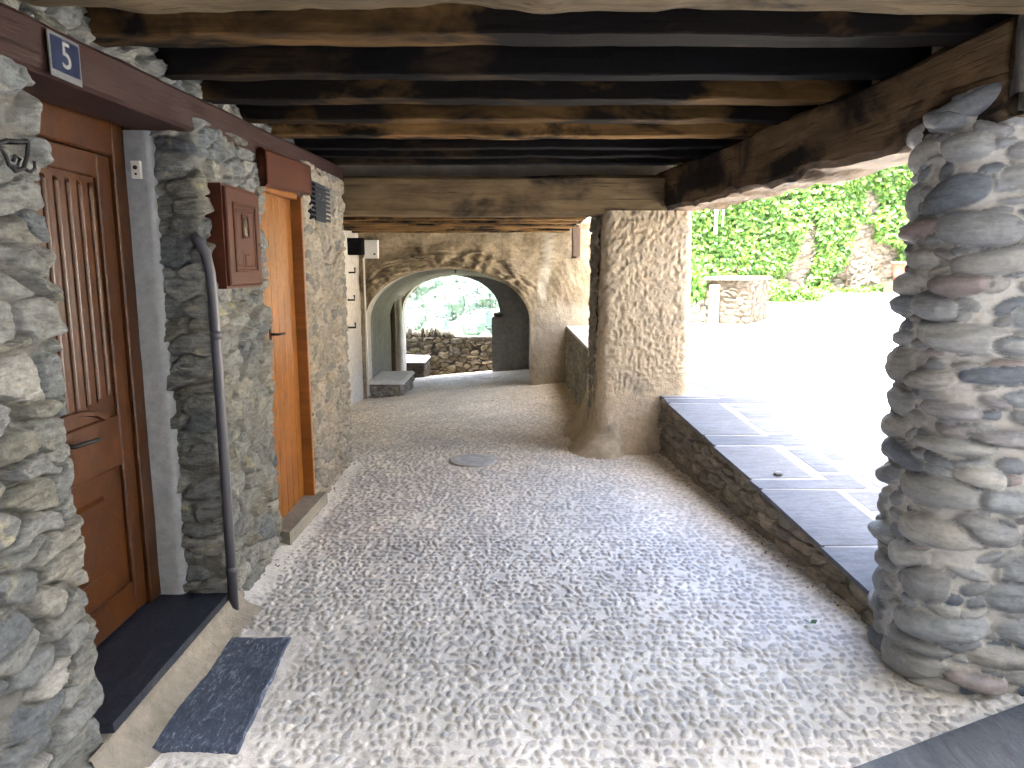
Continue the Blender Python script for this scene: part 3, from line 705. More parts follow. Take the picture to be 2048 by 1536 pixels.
# ------------------------------------------------------------ river-stone pillar
mb = MB()
pc = [(1.615, 2.585), (1.65, 3.08), (2.52, 3.25), (2.56, 2.57)]
pcc = [(x, y) for x, y in pc][::-1]      # outward normals
def pr_pillar(U, Z):
    h1, r1, s1 = prof_river(U, Z + .02 * fbm(U * 2, Z * 0, 0 * U, 7, 2), .31, .118, .066, 51, jit=.36, size=.44, var=.38, rot=.18, p=2.7, warp=.35, wscale=2.5)
    h2, r2, s2 = prof_river(U + .05, Z, .14, .06, .032, 52, jit=.4, size=.45, var=.35, rot=.4, p=2.2, warp=.3)
    k = (s1 < .02) & (h2 > h1 + .004)
    return np.where(k, h2, h1), np.where(k, r2, r1), np.where(k, s2, s1)
wall_sweep(mb, pcc, -.05, lambda x, y: 2.18 + .10 * np.clip((3.0 - y) / .40, 0, 1) + .02 * np.sin(x * 9), pr_pillar, r=.17, step=.0065, zstep=.0065, closed=True, batter=.004, top=True)
pil = mb.build('river_stone_pillar', M['pillar']); tag(pil, 'thick rounded pillar of grey river stones in mortar at the right', 'pillar')
def pebble(m, c, ax, seed, lv=18, mat=0, rnd=.5):
    c = Vector(c); a = np.linspace(0, 2 * math.pi, lv * 2 + 1)[:-1][:, None]; b = np.linspace(-math.pi / 2, math.pi / 2, lv)[None]
    x = np.cos(a) * np.cos(b); y = np.sin(a) * np.cos(b); z = np.sin(b) + 0 * a
    sg = lambda t: np.sign(t) * np.abs(t) ** .8
    k = 1 + .12 * fbm(x * 1.6 + seed, y * 1.6, z * 1.6, seed, 3)
    X = c.x + k * (sg(x) * ax[0].x + sg(y) * ax[1].x + sg(z) * ax[2].x); Y = c.y + k * (sg(x) * ax[0].y + sg(y) * ax[1].y + sg(z) * ax[2].y); Z = c.z + k * (sg(x) * ax[0].z + sg(y) * ax[1].z + sg(z) * ax[2].z)
    m.grid(np.stack([X, Y, Z], -1), rnd, 1., mat, closed=True)
m = MB()
pebble(m, (1.645, 2.68, 2.225), (Vector((.05, -.15, .035)), Vector((.05, .02, 0)), Vector((-.01, 0, .045))), 3, rnd=.55)
pebble(m, (1.86, 2.56, 2.255), (Vector((.13, -.01, .01)), Vector((0, .06, 0)), Vector((0, 0, .045))), 4, rnd=.3)
m.build('capping_stones', M['pillar'], pil)
m = MB(); g = unp(1942, 1380, Y=2.50); 
m.tube([(g.x - .03, g.y - .003, g.z - .002), (g.x, g.y - .006, g.z), (g.x + .035, g.y - .002, g.z + .002)], [.004, .007, .003], 8); 
# beam-end masonry
mb = MB(); wall_sweep(mb, [(1.70, 2.58), (1.635, 2.42), (3.6, 2.42)], 2.22, 2.47, plaster_prof(.012, 6, 9), r=.03, step=.02)
mb.box((1.70, 2.46, 2.18), (3.6, 3.4, 2.468))
tag(mb.build('masonry_block', plaster('dark_render', (.07, .068, .062), (.09, .087, .08), .6, 14)), 'grey rendered masonry block at the beam end on the river-stone pillar', 'masonry')

# ------------------------------------------------------------ timbers
o = timber('side_beam', (1.825, 2.52, 2.32), (1.43, 6.75, 2.32), .34, .335, M['beam'], seed=21, wob=.016, ragged=.06, cr=.03, step=.025); tag(o, 'massive rough hewn side beam from the river-stone pillar to the plastered pier', 'beam')
JZ = 2.465
o = timber('front_beam', (-2.0, 2.30, JZ + .10), (3.6, 2.32, JZ + .085), .25, .20, M['front_beam'], seed=31, wob=.012, ragged=.03, cr=.02, step=.03); tag(o, 'pale wavy front beam nearest the camera at the top of the opening', 'beam')
ords = ['first', 'second', 'third', 'fourth', 'fifth', 'sixth', 'seventh', 'eighth', 'ninth']
jy = [(2.65, .15), (3.17, .10), (3.60, .13), (4.06, .12), (4.53, .13), (4.98, .11), (5.36, .11), (5.74, .11)]
for i, (y, wd) in enumerate(jy):
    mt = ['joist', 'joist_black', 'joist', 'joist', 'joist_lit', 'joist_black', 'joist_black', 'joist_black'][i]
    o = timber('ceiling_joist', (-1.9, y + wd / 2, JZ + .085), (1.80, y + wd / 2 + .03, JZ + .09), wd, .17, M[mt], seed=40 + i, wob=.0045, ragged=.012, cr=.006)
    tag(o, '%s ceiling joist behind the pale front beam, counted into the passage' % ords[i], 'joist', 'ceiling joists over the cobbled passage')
o = timber('cross_beam', (-2.3, 6.42, 2.285), (1.42, 6.42, 2.285), .28, .335, M['cross'], seed=61, wob=.010, cr=.03, step=.03); tag(o, 'thick yellow brown cross beam spanning from left wall to plastered pier', 'beam')
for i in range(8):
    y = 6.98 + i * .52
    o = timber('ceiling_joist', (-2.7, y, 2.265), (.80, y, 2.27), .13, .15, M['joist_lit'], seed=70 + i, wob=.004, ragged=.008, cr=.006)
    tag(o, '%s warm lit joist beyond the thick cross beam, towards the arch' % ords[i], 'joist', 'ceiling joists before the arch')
# ceiling boards
mb = MB(); x = -1.9
rb = random.Random(3)
yb = 2.42
while yb < 6.6:
    wd = rb.uniform(.16, .24); mb.box((-1.95, yb + .002, JZ + .178 + rb.uniform(0, .006)), (1.9, yb + wd - .002, JZ + .21)); yb += wd
tag(mb.build('ceiling', M['deck'], None, False), kind='structure', label='sooty plank ceiling over the joists')
mb = MB(); mb.box((-3.2, 6.56, 2.345), (1.02, 10.9, 2.40)); tag(mb.build('ceiling', M['deck'], None, False), kind='structure', label='plank ceiling before the arch')
# upper storey over the passage; height set for its shadow on the square
mb = MB()
mb.hexa([(-1.41, 2.22, 2.69), (1.85, 2.22, 2.69), (1.62, 6.6, 2.69), (-1.41, 6.6, 2.69), (-1.41, 2.22, 5.2), (1.85, 2.22, 5.2), (1.62, 6.6, 5.2), (-1.41, 6.6, 5.2)])
mb.hexa([(-3.3, 6.605, 2.47), (1.45, 6.605, 2.47), (1.0, 11.0, 2.47), (-3.3, 11.0, 2.47), (-3.3, 6.605, 2.8), (1.45, 6.605, 2.8), (1.0, 11.0, 2.8), (-3.3, 11.0, 2.8)])
mb.hexa([(1.84, 2.44, 2.475), (2.02, 2.44, 2.475), (1.70, 6.5, 2.475), (1.50, 6.5, 2.475), (1.84, 2.44, 2.688), (2.02, 2.44, 2.688), (1.70, 6.5, 2.688), (1.50, 6.5, 2.688)]); mb.box((1.9, 2.22, 2.70), (3.0, 3.3, 4.0)); mb.box((-1.40, 1.45, 3.10), (3.6, 2.215, 3.22)); mb.box((-1.40, 2.225, 5.21), (.2, 9.0, 7.5))  # unseen eave and raised blocks added to cut sky light; infill stops a leak
tag(mb.build('upper_storey', M['roofwall'], None, False), 'rendered upper storey carried over the passage by the beams, with an unseen eave added to cut sky light', 'building')

# ------------------------------------------------------------ plastered pier
mb = MB()
def pier_pr(U, Z):
    h, r, s = plaster_prof(.013, 24, 81, True)(U, Z)
    k = sst(.5, .75, Z + .15 * fbm(U * 3, Z * 3, 0 * U, 5, 2))      # smooth lower zone
    h2 = .012 * fbm(U * 7, Z * 7, 0 * U, 6, 3)
    return h * k + h2 * (1 - k) + .014, r, s
wall_sweep(mb, [(.815, 6.27), (1.545, 6.30), (1.60, 7.1), (.80, 7.1)], lambda x, y: zf(x, y) - .1, 2.155, pier_pr, r=.06, step=.010, zstep=.010, closed=True, batter=.02, top=True)
pier = mb.build('plastered_pier', M['pier']); tag(pier, 'square pier with rough trowelled plaster at the end of the low wall', 'pier')
mb = MB()
wall_sweep(mb, [(.90, 7.45), (.87, 7.3), (.80, 7.1), (.76, 6.75), (.79, 6.42)], lambda x, y: zf(x, y) - .1, 2.16, lambda U, Z: prof_rubble(U, Z, .17, .11, .03, 83, joint=.15, rough=.7, jit=.4, rot=.5, warp=.5), r=.1, step=.014, zstep=.014)
mb.box((.96, 7.12, -.3), (1.25, 7.45, 2.158))
# normals: keep the rubble towards the passage
rr_wall = mb.build('rubble_return_wall', M['schist_smooth']); tag(rr_wall, 'rough brown rubble wall running back behind the plastered pier', 'wall')
# flared foot of stones
m = MB()
wall_sweep(m, [(.86, 7.6), (.80, 7.0), (.80, 6.30), (1.02, 6.29)], lambda x, y: zf(x, y) - .1, 1.3, lambda U, Z: (.012 + .36 * np.exp(-np.clip(Z + .05, 0, 9) / .22) * (.75 + .5 * fbm(U * 2.2, 0 * U, 0 * U, 4, 2)) * sst(1.60, 1.35, U) * sst(.0, .3, U) + .02 * fbm(U * 8, Z * 8, 0 * U, 84, 3) + .05 * sst(.45, .05, Z) * fbm(U * 6, Z * 5, 0 * U, 85, 2) - .03 * sst(.7, 1.3, Z), .5 + 0 * U, .6 + 0 * U), r=.12, step=.014)
tag(m.build('buttress_foot', M['arch_plaster']), 'lumpy plastered stone foot swelling out at the left base of the pier', 'buttress')
# parapet between pier and arch wall
mb = MB(); 
wall_sweep(mb, [(.86, 11.0), (.86, 7.42)], lambda x, y: zf(x, y) - .1, .76, lambda U, Z: prof_rubble(U, Z, .2, .1, .03, 85, joint=.15, rough=.7), step=.02, mat=0)
mb.box((.88, 7.46, -.3), (1.2, 11.0, .76)); mb.box((.84, 7.46, .76), (1.24, 10.98, .80), mat=1)  # pale cap colour paints in the sunlight on the parapet top
tag(mb.build('low_parapet', [M['schist_smooth'], M['pale_plaster']]), 'low stone parapet with a top coloured as sunlit between pier and arch', 'parapet')

# ------------------------------------------------------------ arch wall, vault, inner arch
def outline(xl, xr, zs, rise, bl, br, n=90, nj=26, pw=1.0, step_r=0.):
    cx = (xl + xr) / 2; hw = (xr - xl) / 2
    a = [(xl, z) for z in np.linspace(bl, zs, nj)[:-1]]
    for t in np.linspace(math.pi, 0, n):
        c, s_ = math.cos(t), math.sin(t); a.append((cx + hw * math.copysign(abs(c) ** pw, c), zs + rise * abs(s_) ** pw))
    a += [(xr - step_r, z) for z in np.linspace(zs - .01, br, nj)[1:]]
    return np.array(a)
def rect_outer(inn, x0, x1, z1, cx, zs):
    o = []
    for x, z in inn:
        if z < zs - 1e-6 and abs(x - cx) > .2: o.append((x0 if x < cx else x1, z))
        else:
            dx, dz = x - cx, z - zs + 1e-9; k = []
            if abs(dx) > 1e-6: k.append(((x1 - cx) if dx > 0 else (x0 - cx)) / dx)
            if dz > 1e-6: k.append((z1 - zs) / dz)
            k = min(k); o.append((cx + dx * k, zs + dz * k))
    return np.array(o)
A1 = outline(-2.27, .285, .80, .865, -.45, -.30, pw=.94)
O1 = rect_outer(A1, -3.0, 1.9, 2.36, -.99, .80)
nr = 110; t = np.linspace(0, 1, nr)[None, :, None]
G = A1[:, None] * (1 - t) + O1[:, None] * t
X, Z = G[..., 0], G[..., 1]
ang = np.arctan2(Z - .8, X + .99); rad = np.hypot(X - A1[:, None, 0], Z - A1[:, None, 1])
vz = prof_rubble(ang * 1.25, rad, .085, .24, .05, 121, joint=.16, rough=.6, jit=.35, row=False, warp=.6)[0]
ringm = sst(.42, .26, rad) * sst(.3, .5, np.sin(np.clip(ang, 0, math.pi)))
h = .035 * fbm(X * 5, Z * 5, 0 * X, 120, 4) + .018 * fbm(X * 16, Z * 16, 0 * X, 122, 3) + ringm * vz * 1.5
smooth = sst(.25, .45, X) * sst(1.25, 1.0, Z)
h = h * (1 - .75 * smooth)
pale = np.clip(sst(.09, .04, np.abs(X - .50 - .06 * (Z - 1.6) - .06 * fbm(X * 3, Z * 3, 0 * X, 5, 2))) * sst(1.05, 1.3, Z), 0, 1)
h = h * sst(0, .05, rad) + .02
mb = MB(); mb.grid(np.stack([X, 11.0 - h, Z], -1), .5 + .5 * fbm(X * 1.2, Z * 1.2, 0 * X, 9, 3), 1 - .9 * pale - .45 * smooth * (1 - pale), 0)
M['arch'] = masonry('arch_wall_render', [(.24, .185, .115), (.34, .27, .17), (.28, .22, .14), (.38, .31, .21)], (.50, .45, .35), var=.35, bump=1.0, layer=(1, 1, 1), scale=16)
# intrados edge and thickness
dv = np.array([0, .03, .06, .45])
ins = np.array([0, .012, .0, .0])
P = np.stack([np.stack([A1[:, 0], np.full(len(A1), 10.98 + d), A1[:, 1]], -1) for d in dv], 1)
mb.grid(P, .5, 0, 1)
mb.box((.29, 11.02, -.6), (1.9, 11.4, .8), mat=0); mb.box((-3.3, 11.02, -.6), (-2.6, 11.4, 2.36), mat=0)
tag(mb.build('arch_wall', [M['arch'], M['pale_plaster']]), 'rough ochre rendered wall pierced by the wide round arch at the passage end', 'wall')
# vault between the arches
A2 = outline(-2.30, .34, .74, .80, -.6, -.45, pw=.94)
mb = MB(); ys = np.linspace(11.42, 14.3, 60)
A1b = outline(-2.27 - .05, .285 + .06, .80, .90, -.6, -.45, pw=.94)
tt = (ys - 11.42) / 2.88
P = np.stack([np.stack([A1b[:, 0] * (1 - k) + A2[:, 0] * k, np.full(len(A1b), y), A1b[:, 1] * (1 - k) + A2[:, 1] * k], -1) for k, y in zip(tt, ys)], 1)
P[..., 0] += .012 * fbm(P[..., 0] * 3, P[..., 1] * 3, P[..., 2] * 3, 130, 3); P[..., 2] += .012 * fbm(P[..., 0] * 3 + 9, P[..., 1] * 3, P[..., 2] * 3, 131, 3)
mb.grid(P, .5, 0, 0)
xl = unp(806, 700, Y=14.3).x; xr = unp(1000, 600, Y=14.3).x; ztop = unp(904, 551, Y=14.3).z; zsp = unp(1000, 628, Y=14.3).z; xj = unp(984, 700, Y=14.3).x
I1 = outline(xl, xr, zsp, ztop - zsp, -.8, -.8, pw=.97, step_r=xr - xj)
t = np.linspace(0, 1, 30)[None, :, None]
G = I1[:, None] * (1 - t) + A2[:, None] * t; G = np.where(t > .999, A2[:, None], G)
X, Z = G[..., 0], G[..., 1]
mb.grid(np.stack([X, 14.28 - .015 * fbm(X * 6, Z * 6, 0 * X, 132, 3), Z], -1), .5, 0, 0)
P = np.stack([np.stack([I1[:, 0] + .01 * fbm(I1[:, 0] * 5, I1[:, 1] * 5, np.full(len(I1), d * 3), 6, 3), np.full(len(I1), 14.27 + d), I1[:, 1]], -1) for d in (0, .15, .3, .45)], 1); mb.grid(P, .5, 0, 1)
G3 = np.stack([I1[:, None, 0] * (1 - t[..., 0]) + rect_outer(I1, -4, 3, 2.4, -.98, zsp)[:, None, 0] * t[..., 0], 14.72 + 0 * t[..., 0] + 0 * I1[:, None, 0], I1[:, None, 1] * (1 - t[..., 0]) + rect_outer(I1, -4, 3, 2.4, -.98, zsp)[:, None, 1] * t[..., 0]], -1)
mb.grid(G3, .5, 0, 1)
tag(mb.build('vaulted_gateway', [M['vault'], M['pale_plaster']]), 'smooth grey plastered vault with a smaller round arch opening on the valley', 'vault')
p = unp(996, 628, Y=14.3); m = MB(); pebble(m, (xr - .03, 14.32, zsp - .02), (Vector((.10, 0, 0)), Vector((0, .12, 0)), Vector((0, 0, .05))), 31, rnd=.4)
tag(m.build('impost_stone', M['cream_stone']), 'rough impost stone at the right springing of the far arch', 'stone')
mb = MB(); mb.box((-5, 11.05, 2.37), (1.7, 14.7, 5.5)); mb.box((-5, 11.42, -.9), (-2.62, 14.7, 2.368)); mb.box((.62, 11.42, -.9), (1.7, 14.7, 2.368)); mb.box((-2.6, 11.42, 1.95), (.6, 14.2, 2.366))
tag(mb.build('gate_house', M['roofwall'], None, False), 'rendered house built over the vaulted gateway', 'building')
m = MB(); m.tube([(unp(911, 545, Y=11.1).x, 11.1, 1.68), (unp(911, 545, Y=11.1).x, 11.1, 1.60)], .01, 6); tag(m.build('iron_hook', M['iron']), 'tiny iron hook hanging from the crown of the wide arch', 'hook')
# things inside the gateway
a = unp(782, 745, Y=13.6)
o = timber('wooden_post', (a.x, 13.6, -.6), (a.x + .02, 13.6, 1.12), .20, .14, M['old_post'], seed=5); tag(o, 'dark weathered wooden post inside the gateway on the left', 'post')
a = unp(799, 740, Y=13.9); mb = MB(); wall_sweep(mb, [(a.x + .05, 13.8), (a.x + .07, 14.0), (a.x - .09, 14.0), (a.x - .09, 13.8)], -.6, 1.25, plaster_prof(.015, 7, 3), r=.04, step=.02, closed=True)
tag(mb.build('plastered_post', M['pale_plaster']), 'pale plastered post standing at the left edge of the far arch', 'post')
def bench(name, x0, x1, y0, y1, z0, z1, mat, capm, label, seed):
    e = empty(name, ((x0 + x1) / 2, (y0 + y1) / 2, z0), label, 'bench')
    mb = MB(); wall_sweep(mb, [(x0, y0), (x1, y0), (x1, y1), (x0, y1)], z0 - .15, z1, lambda U, Z: prof_rubble(U, Z, .19, .085, .035, seed, joint=.16, rough=.6), r=.03, step=.014, closed=True)
    mb.build('base', mat, e)
    m = MB(); X, Y = np.meshgrid(np.linspace(x0 - .03, x1 + .04, 20), np.linspace(y0 - .04, y1 + .03, 30), indexing='ij')
    Z = z1 + .045 + .012 * fbm(X * 4, Y * 4, 0 * X, seed, 3); Z[0] = Z[-1] = z1; Z[:, 0] = z1; Z[:, -1] = z1
    m.grid(np.stack([X, Y, Z], -1)); m.build('seat', capm, e)
bench('stone_bench', -2.28, -1.74, 11.08, 12.3, -.33, -.13, M['schist_smooth'], M['pale_plaster'], 'rubble stone bench under the wide arch on the left', 141)
bench('stone_bench', -2.45, -1.86, 14.8, 15.8, -.50, -.27, M['cream_stone'], M['pale_plaster'], 'whiter stone bench outside beyond the far arch', 142)
# wall at the end, with upright coping stones
mb = MB(); wall_sweep(mb, [(-5, 16.0), (3, 16.0)], -.9, .16, lambda U, Z: prof_rubble(U, Z, .25, .10, .05, 151, joint=.17, rough=.6, jit=.42, var=.45, warp=.6), step=.016)
mb.box((-5, 16.03, -.9), (3, 16.4, .155))
bw = mb.build('end_wall', M['back_wall']); tag(bw, 'mossy brown dry stone wall at the far end beyond the gateway', 'wall')
m = MB(); rc = random.Random(9); x = unp(806, 690, Y=16).x - .3
while x < unp(905, 680, Y=16.1).x:
    hgt = rc.uniform(.13, .24); th = rc.uniform(.025, .05); y0 = 15.98 + rc.uniform(-.03, .03); le = rc.uniform(-.10, .10)
    pebble(m, (x, y0 + .18, .14 + hgt * .4), (Vector((th, 0, -th * le)), Vector((0, .2, 0)), Vector((le * .6, 0, hgt * .62))), int(x * 100) % 97, 8, rnd=rc.random()); x += th * 1.7
m.build('coping_stones', M['back_wall'], bw)

# recess wall before the arch, left side
mb = MB(); wall_sweep(mb, [(-2.6, 6.05), (-2.36, 6.1), (-2.33, 11.0)], -.5, 2.36, plaster_prof(.012, 4, 160), r=.02, step=.03)
mb.box((-3.4, 6.11, -.5), (-2.40, 11, 2.46))
tag(mb.build('recess_wall', M['pale_plaster']), 'pale plastered wall at the left in front of the arch', 'wall')
hk = [(697, 545), (696, 600), (698, 655), (699, 790)]
for i, (u, v) in enumerate(hk[:3]):
    a = unp(u + 3, v, X=-2.31); m = MB(); m.tube([(-2.35, a.y, a.z), (-2.24, a.y, a.z), (-2.24, a.y, a.z + .07)], .014, 8)
    tag(m.build('hinge_pin', M['iron']), ['top', 'middle', 'lowest'][i] + ' of the three iron hinge pins on the pale wall left of the arch', 'hinge', 'hinge pins on the pale wall')
o = timber('beam_stub', (-2.60, 10.35, 1.98), (-2.13, 10.35, 1.98), .22, .24, M['joist_black'], seed=12); tag(o, 'dark beam stub under the joists at the left of the arch', 'beam')
a, b = unp(727, 480, Y=10.9), unp(757, 517, Y=10.9); wb = empty('junction_box', ((a.x + b.x) / 2, 10.9, b.z), 'white plastic junction box high on the wall left of the arch', 'box')
m = MB(); panelbox(m, 0, .10, a.x, b.x, b.z, a.z, .008); V = m.v[0]; V[:] = np.stack([V[:, 1], 10.97 - V[:, 0], V[:, 2]], -1); m.build('housing', M['white'], wb, False)
m = MB(); m.box((b.x - .07, 10.866, b.z + .055), (b.x - .035, 10.869, b.z + .075)); m.build('label_plate', M['bluegrey'], wb, False)
a = unp(729, 520, Y=10.93); m = MB(); m.tube([(a.x, 10.86, a.z + .03), (a.x + .005, 10.86, .9), (a.x + .012, 10.86, .3), (a.x + .01, 10.86, -.28)], .014, 8)
tag(m.build('white_pipe', M['white']), 'thin white pipe running down the wall below the junction box', 'pipe')
a = unp(1153, 520, Y=10.7); o = timber('beam_stub', (a.x, 10.7, 1.82), (a.x, 10.7, 2.30), .13, .10, M['old_post'], seed=15); tag(o, 'short dark upright timber at the right end of the arch wall', 'post')

# ------------------------------------------------------------ square: ivy wall, stone box
IY = 20.0
mb = MB(); wall_sweep(mb, [(.5, IY + .2), (11.4, IY)], .6, 5.6, lambda U, Z: prof_rubble(U, Z, .34, .14, .06, 171, joint=.15, rough=.6, jit=.42, var=.45, rot=.3, warp=.6), step=.027)
mb.box((.5, IY + .21, .5), (11.4, IY + .8, 5.595))
tag(mb.build('garden_wall', M['garden_wall']), 'tall tan stone wall overgrown with creeper across the square', 'wall')
def inpoly(u, v, poly):
    c = np.zeros(u.shape, bool); j = len(poly) - 1
    for i in range(len(poly)):
        (xi, yi), (xj, yj) = poly[i], poly[j]
        c ^= ((yi > v) != (yj > v)) & (u < (xj - xi) * (v - yi) / (yj - yi + 1e-9) + xi); j = i
    return c
def proj(x, y, z):
    z = z - EYE; d = y * math.cos(TILT) - z * math.sin(TILT); up = y * math.sin(TILT) + z * math.cos(TILT)
    return 1024 + F * x / d, 768 - F * up / d
BARE = [[(1548, 604), (1562, 545), (1592, 505), (1600, 470), (1612, 430), (1628, 415), (1634, 450), (1632, 500), (1618, 560), (1622, 598)],
        [(1642, 588), (1676, 545), (1694, 510), (1704, 465), (1714, 432), (1752, 440), (1756, 478), (1800, 500), (1800, 568), (1730, 572)],
        [(1722, 372), (1745, 368), (1758, 400), (1752, 428), (1735, 425)], [(1418, 428), (1428, 424), (1432, 470), (1420, 480)], [(1560, 385), (1575, 378), (1580, 392), (1565, 398)], [(1380, 592), (1405, 592), (1405, 640), (1380, 640)]]
rg = np.random.default_rng(5)
def leaves(m, c, size, rng, nrm=(0, -1, 0), spread=.6, nl=3, droop=.5):
    """leaflets round a centre: kite quads"""
    n = len(c); V = []; rn = []
    nrm = np.array(nrm, float)
    base = rng.random(n)
    for k in range(nl):
        N = nrm + spread * rng.normal(size=(n, 3)); N /= np.linalg.norm(N, axis=1)[:, None]
        T = np.stack([np.cos(a_ := (rng.random(n) * 1.2 - .6 + (k - (nl - 1) / 2) * 1.0 - math.pi / 2)), 0 * a_, np.sin(a_)], -1) + .3 * rng.normal(size=(n, 3))
        T -= (T * N).sum(1)[:, None] * N; T /= np.linalg.norm(T, axis=1)[:, None]; B = np.cross(N, T)
        s_ = size * (.6 + .7 * rng.random(n))[:, None]
        p0 = c; p2 = c + T * s_; mdl = c + T * s_ * .45
        V.append(np.stack([p0, mdl + B * s_ * .3 + N * s_ * .09, p2, mdl - B * s_ * .3 + N * s_ * .09], 1)); rn.append(np.repeat(np.clip(base + .25 * rng.normal(size=n), 0, 1)[:, None], 4, 1))
    V = np.concatenate(V); rn = np.concatenate(rn).reshape(-1)
    m.quads(V.reshape(-1, 3), np.arange(len(V) * 4).reshape(-1, 4), rn)
n = 33000
x = rg.uniform(.6, 11.4, n); z = rg.uniform(.8, 5.6, n)
nx = 9 * fbm(x * 1.7, z * 1.7, 0 * x, 181, 3); nz_ = 9 * fbm(x * 1.7 + 5, z * 1.7, 0 * x, 182, 3)
u, v = proj(x, IY - .1, z); u = u + nx * 1.6; v = v + nz_ * 1.6
keep = ~np.any([inpoly(u, v, p) for p in BARE], axis=0)
keep &= ~((u > 1710) & (v > 575)) & ~((u > 1560) & (v > 600))
clump = fbm(x * 1.3, z * 1.1, 0 * x, 183, 3)
keep &= (rg.random(n) < .55 + 1.1 * (clump + .25))
x, z, clump = x[keep], z[keep], clump[keep]
dep = .06 + (.18 + .30 * np.clip(clump + .2, 0, 1)) * rg.random(len(x)) ** .7
iv = empty('climbing_creeper', (5.5, IY, .8), 'dense bright green creeper hanging over the tan stone wall', 'creeper')
m = MB(); leaves(m, np.stack([x, IY + .05 - dep, z], -1), .145, rg, nl=3); m.build('leaves', M['ivy'], iv, False)
m = MB()
a, b = unp(1598, 522, Y=IY - .1), unp(1650, 488, Y=IY - .1); m.tube([a, (a + b) / 2 + Vector((.05, 0, -.05)), b], .022, 7)
for q in range(14):
    x0 = rg.uniform(4.5, 10); m.tube([(x0 + .1 * k * rg.normal(), IY - .09, .85 + k * .5) for k in range(6)], .014, 5)
m.build('stems', M['old_post'], iv)
# low plants at the foot of the wall
def bush(name, label, cx, cy_, cz, rx, ry, rz, n, sz, seed):
    r_ = np.random.default_rng(seed); d = r_.normal(size=(n, 3)); d /= np.linalg.norm(d, axis=1)[:, None]; d[:, 2] = np.abs(d[:, 2]); rr = r_.random(n) ** .45
    k = 1 + .35 * fbm(d[:, 0] * 2 + seed, d[:, 1] * 2, d[:, 2] * 2, seed, 2)
    c = np.array([cx, cy_, cz]) + d * rr[:, None] * k[:, None] * np.array([rx, ry, rz])
    m = MB(); leaves(m, c, sz, r_, (0, -.5, .7), .7, 2); return tag(m.build(name, M['ivy'], None, False), label, 'shrub', 'shrubs at the foot of the creeper wall')
bs = [(1600, .55, .42, 'leafy shrub at the foot of the bare patch in the creeper'), (1650, .6, .5, 'leafy shrub behind the left end of the concrete kerb'), (1705, .55, .4, 'low shrub behind the middle of the concrete kerb'), (1765, .6, .45, 'low shrub behind the right end of the concrete kerb'), (1550, .5, .6, 'bushy foot of foliage just right of the stone box')]
for i, (u, rx, rz, lb) in enumerate(bs):
    yy = 19.5 if u > 1620 else 19.3; a = unp(u, 600, Y=yy); bush('shrub', lb, a.x, yy, .82, rx, .35, rz, 500, .11, 30 + i)
# kerb block
a = unp(1645, 605, Y=18.6); b = unp(1752, 612, Y=17.6)
m = MB(); m.prism([(a.x, 18.6), (b.x, 17.6), (12.5, 17.7), (12.5, 18.9)], .70, 1.06); 
tag(m.build('concrete_kerb', M['concrete'], None, False), 'low pale concrete kerb bed in front of the creeper wall', 'kerb')
a = unp(1790, 560, Y=19.2); m = MB()
rr = [.001, .13, .15, .19, .20, .22, .22, .19, .001]; zz = [0, 0, .12, .3, .33, .33, .38, .38, .34]
ang = np.linspace(0, 2 * math.pi, 25)[:-1]; m.grid(np.stack([np.stack([a.x + .1 + np.array(rr) * math.cos(t), 19.2 + np.array(rr) * math.sin(t), a.z + np.array(zz) * 1.4 - .05], -1) for t in ang]), closed=True)
tag(m.build('flower_pot', M['terracotta']), 'terracotta pot seen just left of the river-stone pillar', 'pot')
m = MB(); m.box((a.x - .25, 19.0, .8), (a.x + .5, 19.4, a.z - .05)); tag(m.build('pot_stand', M['cream_stone'], None, False), 'low cream stone stand under the terracotta pot', 'stand')
# stone box
pb = [(3.58, 13.18), (4.27, 13.0), (5.10, 14.25), (4.3, 14.6)]
zb = .62; zt = 1.47
sb = empty('stone_meter_housing', (4.3, 13.7, zb), 'low cream stone box with slab top in the sunlit square', 'stone box')
mb = MB(); wall_sweep(mb, pb, zb, zt, lambda U, Z: prof_rubble(U, Z, .22, .115, .03, 191, joint=.15, rough=.6, jit=.4, warp=.6), r=.03, step=.016, closed=True); mb.build('walls', M['cream_stone'], sb)
c = (sum(p[0] for p in pb) / 4, sum(p[1] for p in pb) / 4)
m = MB(); m.prism([(c[0] + (x - c[0]) * 1.1, c[1] + (y - c[1]) * 1.1) for x, y in pb], zt, zt + .06); m.build('top_slab', M['garden_wall'], sb, False)
a = unp(1418, 600, Y=13.1); b = unp(1439, 600, Y=13.05)
m = MB(); panelbox(m, 0, .09, a.x, b.x, .62, 1.385, .01); V = m.v[0]; V[:] = np.stack([V[:, 1], 13.13 - V[:, 0], V[:, 2]], -1); m.build('cabinet_front', plain('cream_paint', (.10, .088, .06), .5), sb, False)
m = MB(); m.box((a.x + .02, 13.03, .95), (a.x + .035, 13.04, 1.0)); m.build('latch', M['iron'], sb, False)
mb = MB(); wall_sweep(mb, [(2.4, 13.5), (3.58, 13.3)], .5, lambda x, y: 1.12 + .08 * np.sin(x * 7), lambda U, Z: prof_rubble(U, Z, .22, .12, .05, 192, joint=.17, rough=.6, warp=.6), step=.018)
mb.box((2.4, 13.52, .5), (3.58, 13.8, 1.03)); tag(mb.build('low_rubble_wall', M['garden_wall']), 'low rough rubble wall joining the left side of the stone box', 'wall')
r_ = np.random.default_rng(77); nn = 900; c = np.stack([r_.uniform(2.4, 3.75, nn), 13.75 + .25 * r_.normal(size=nn), 1.05 + .35 * np.abs(r_.normal(size=nn))], -1); m = MB(); leaves(m, c, .12, r_, nl=2)
tag(m.build('shrub', M['ivy'], None, False), 'leafy shrub behind the low rubble wall beside the pier', 'shrub', 'shrubs at the foot of the creeper wall')
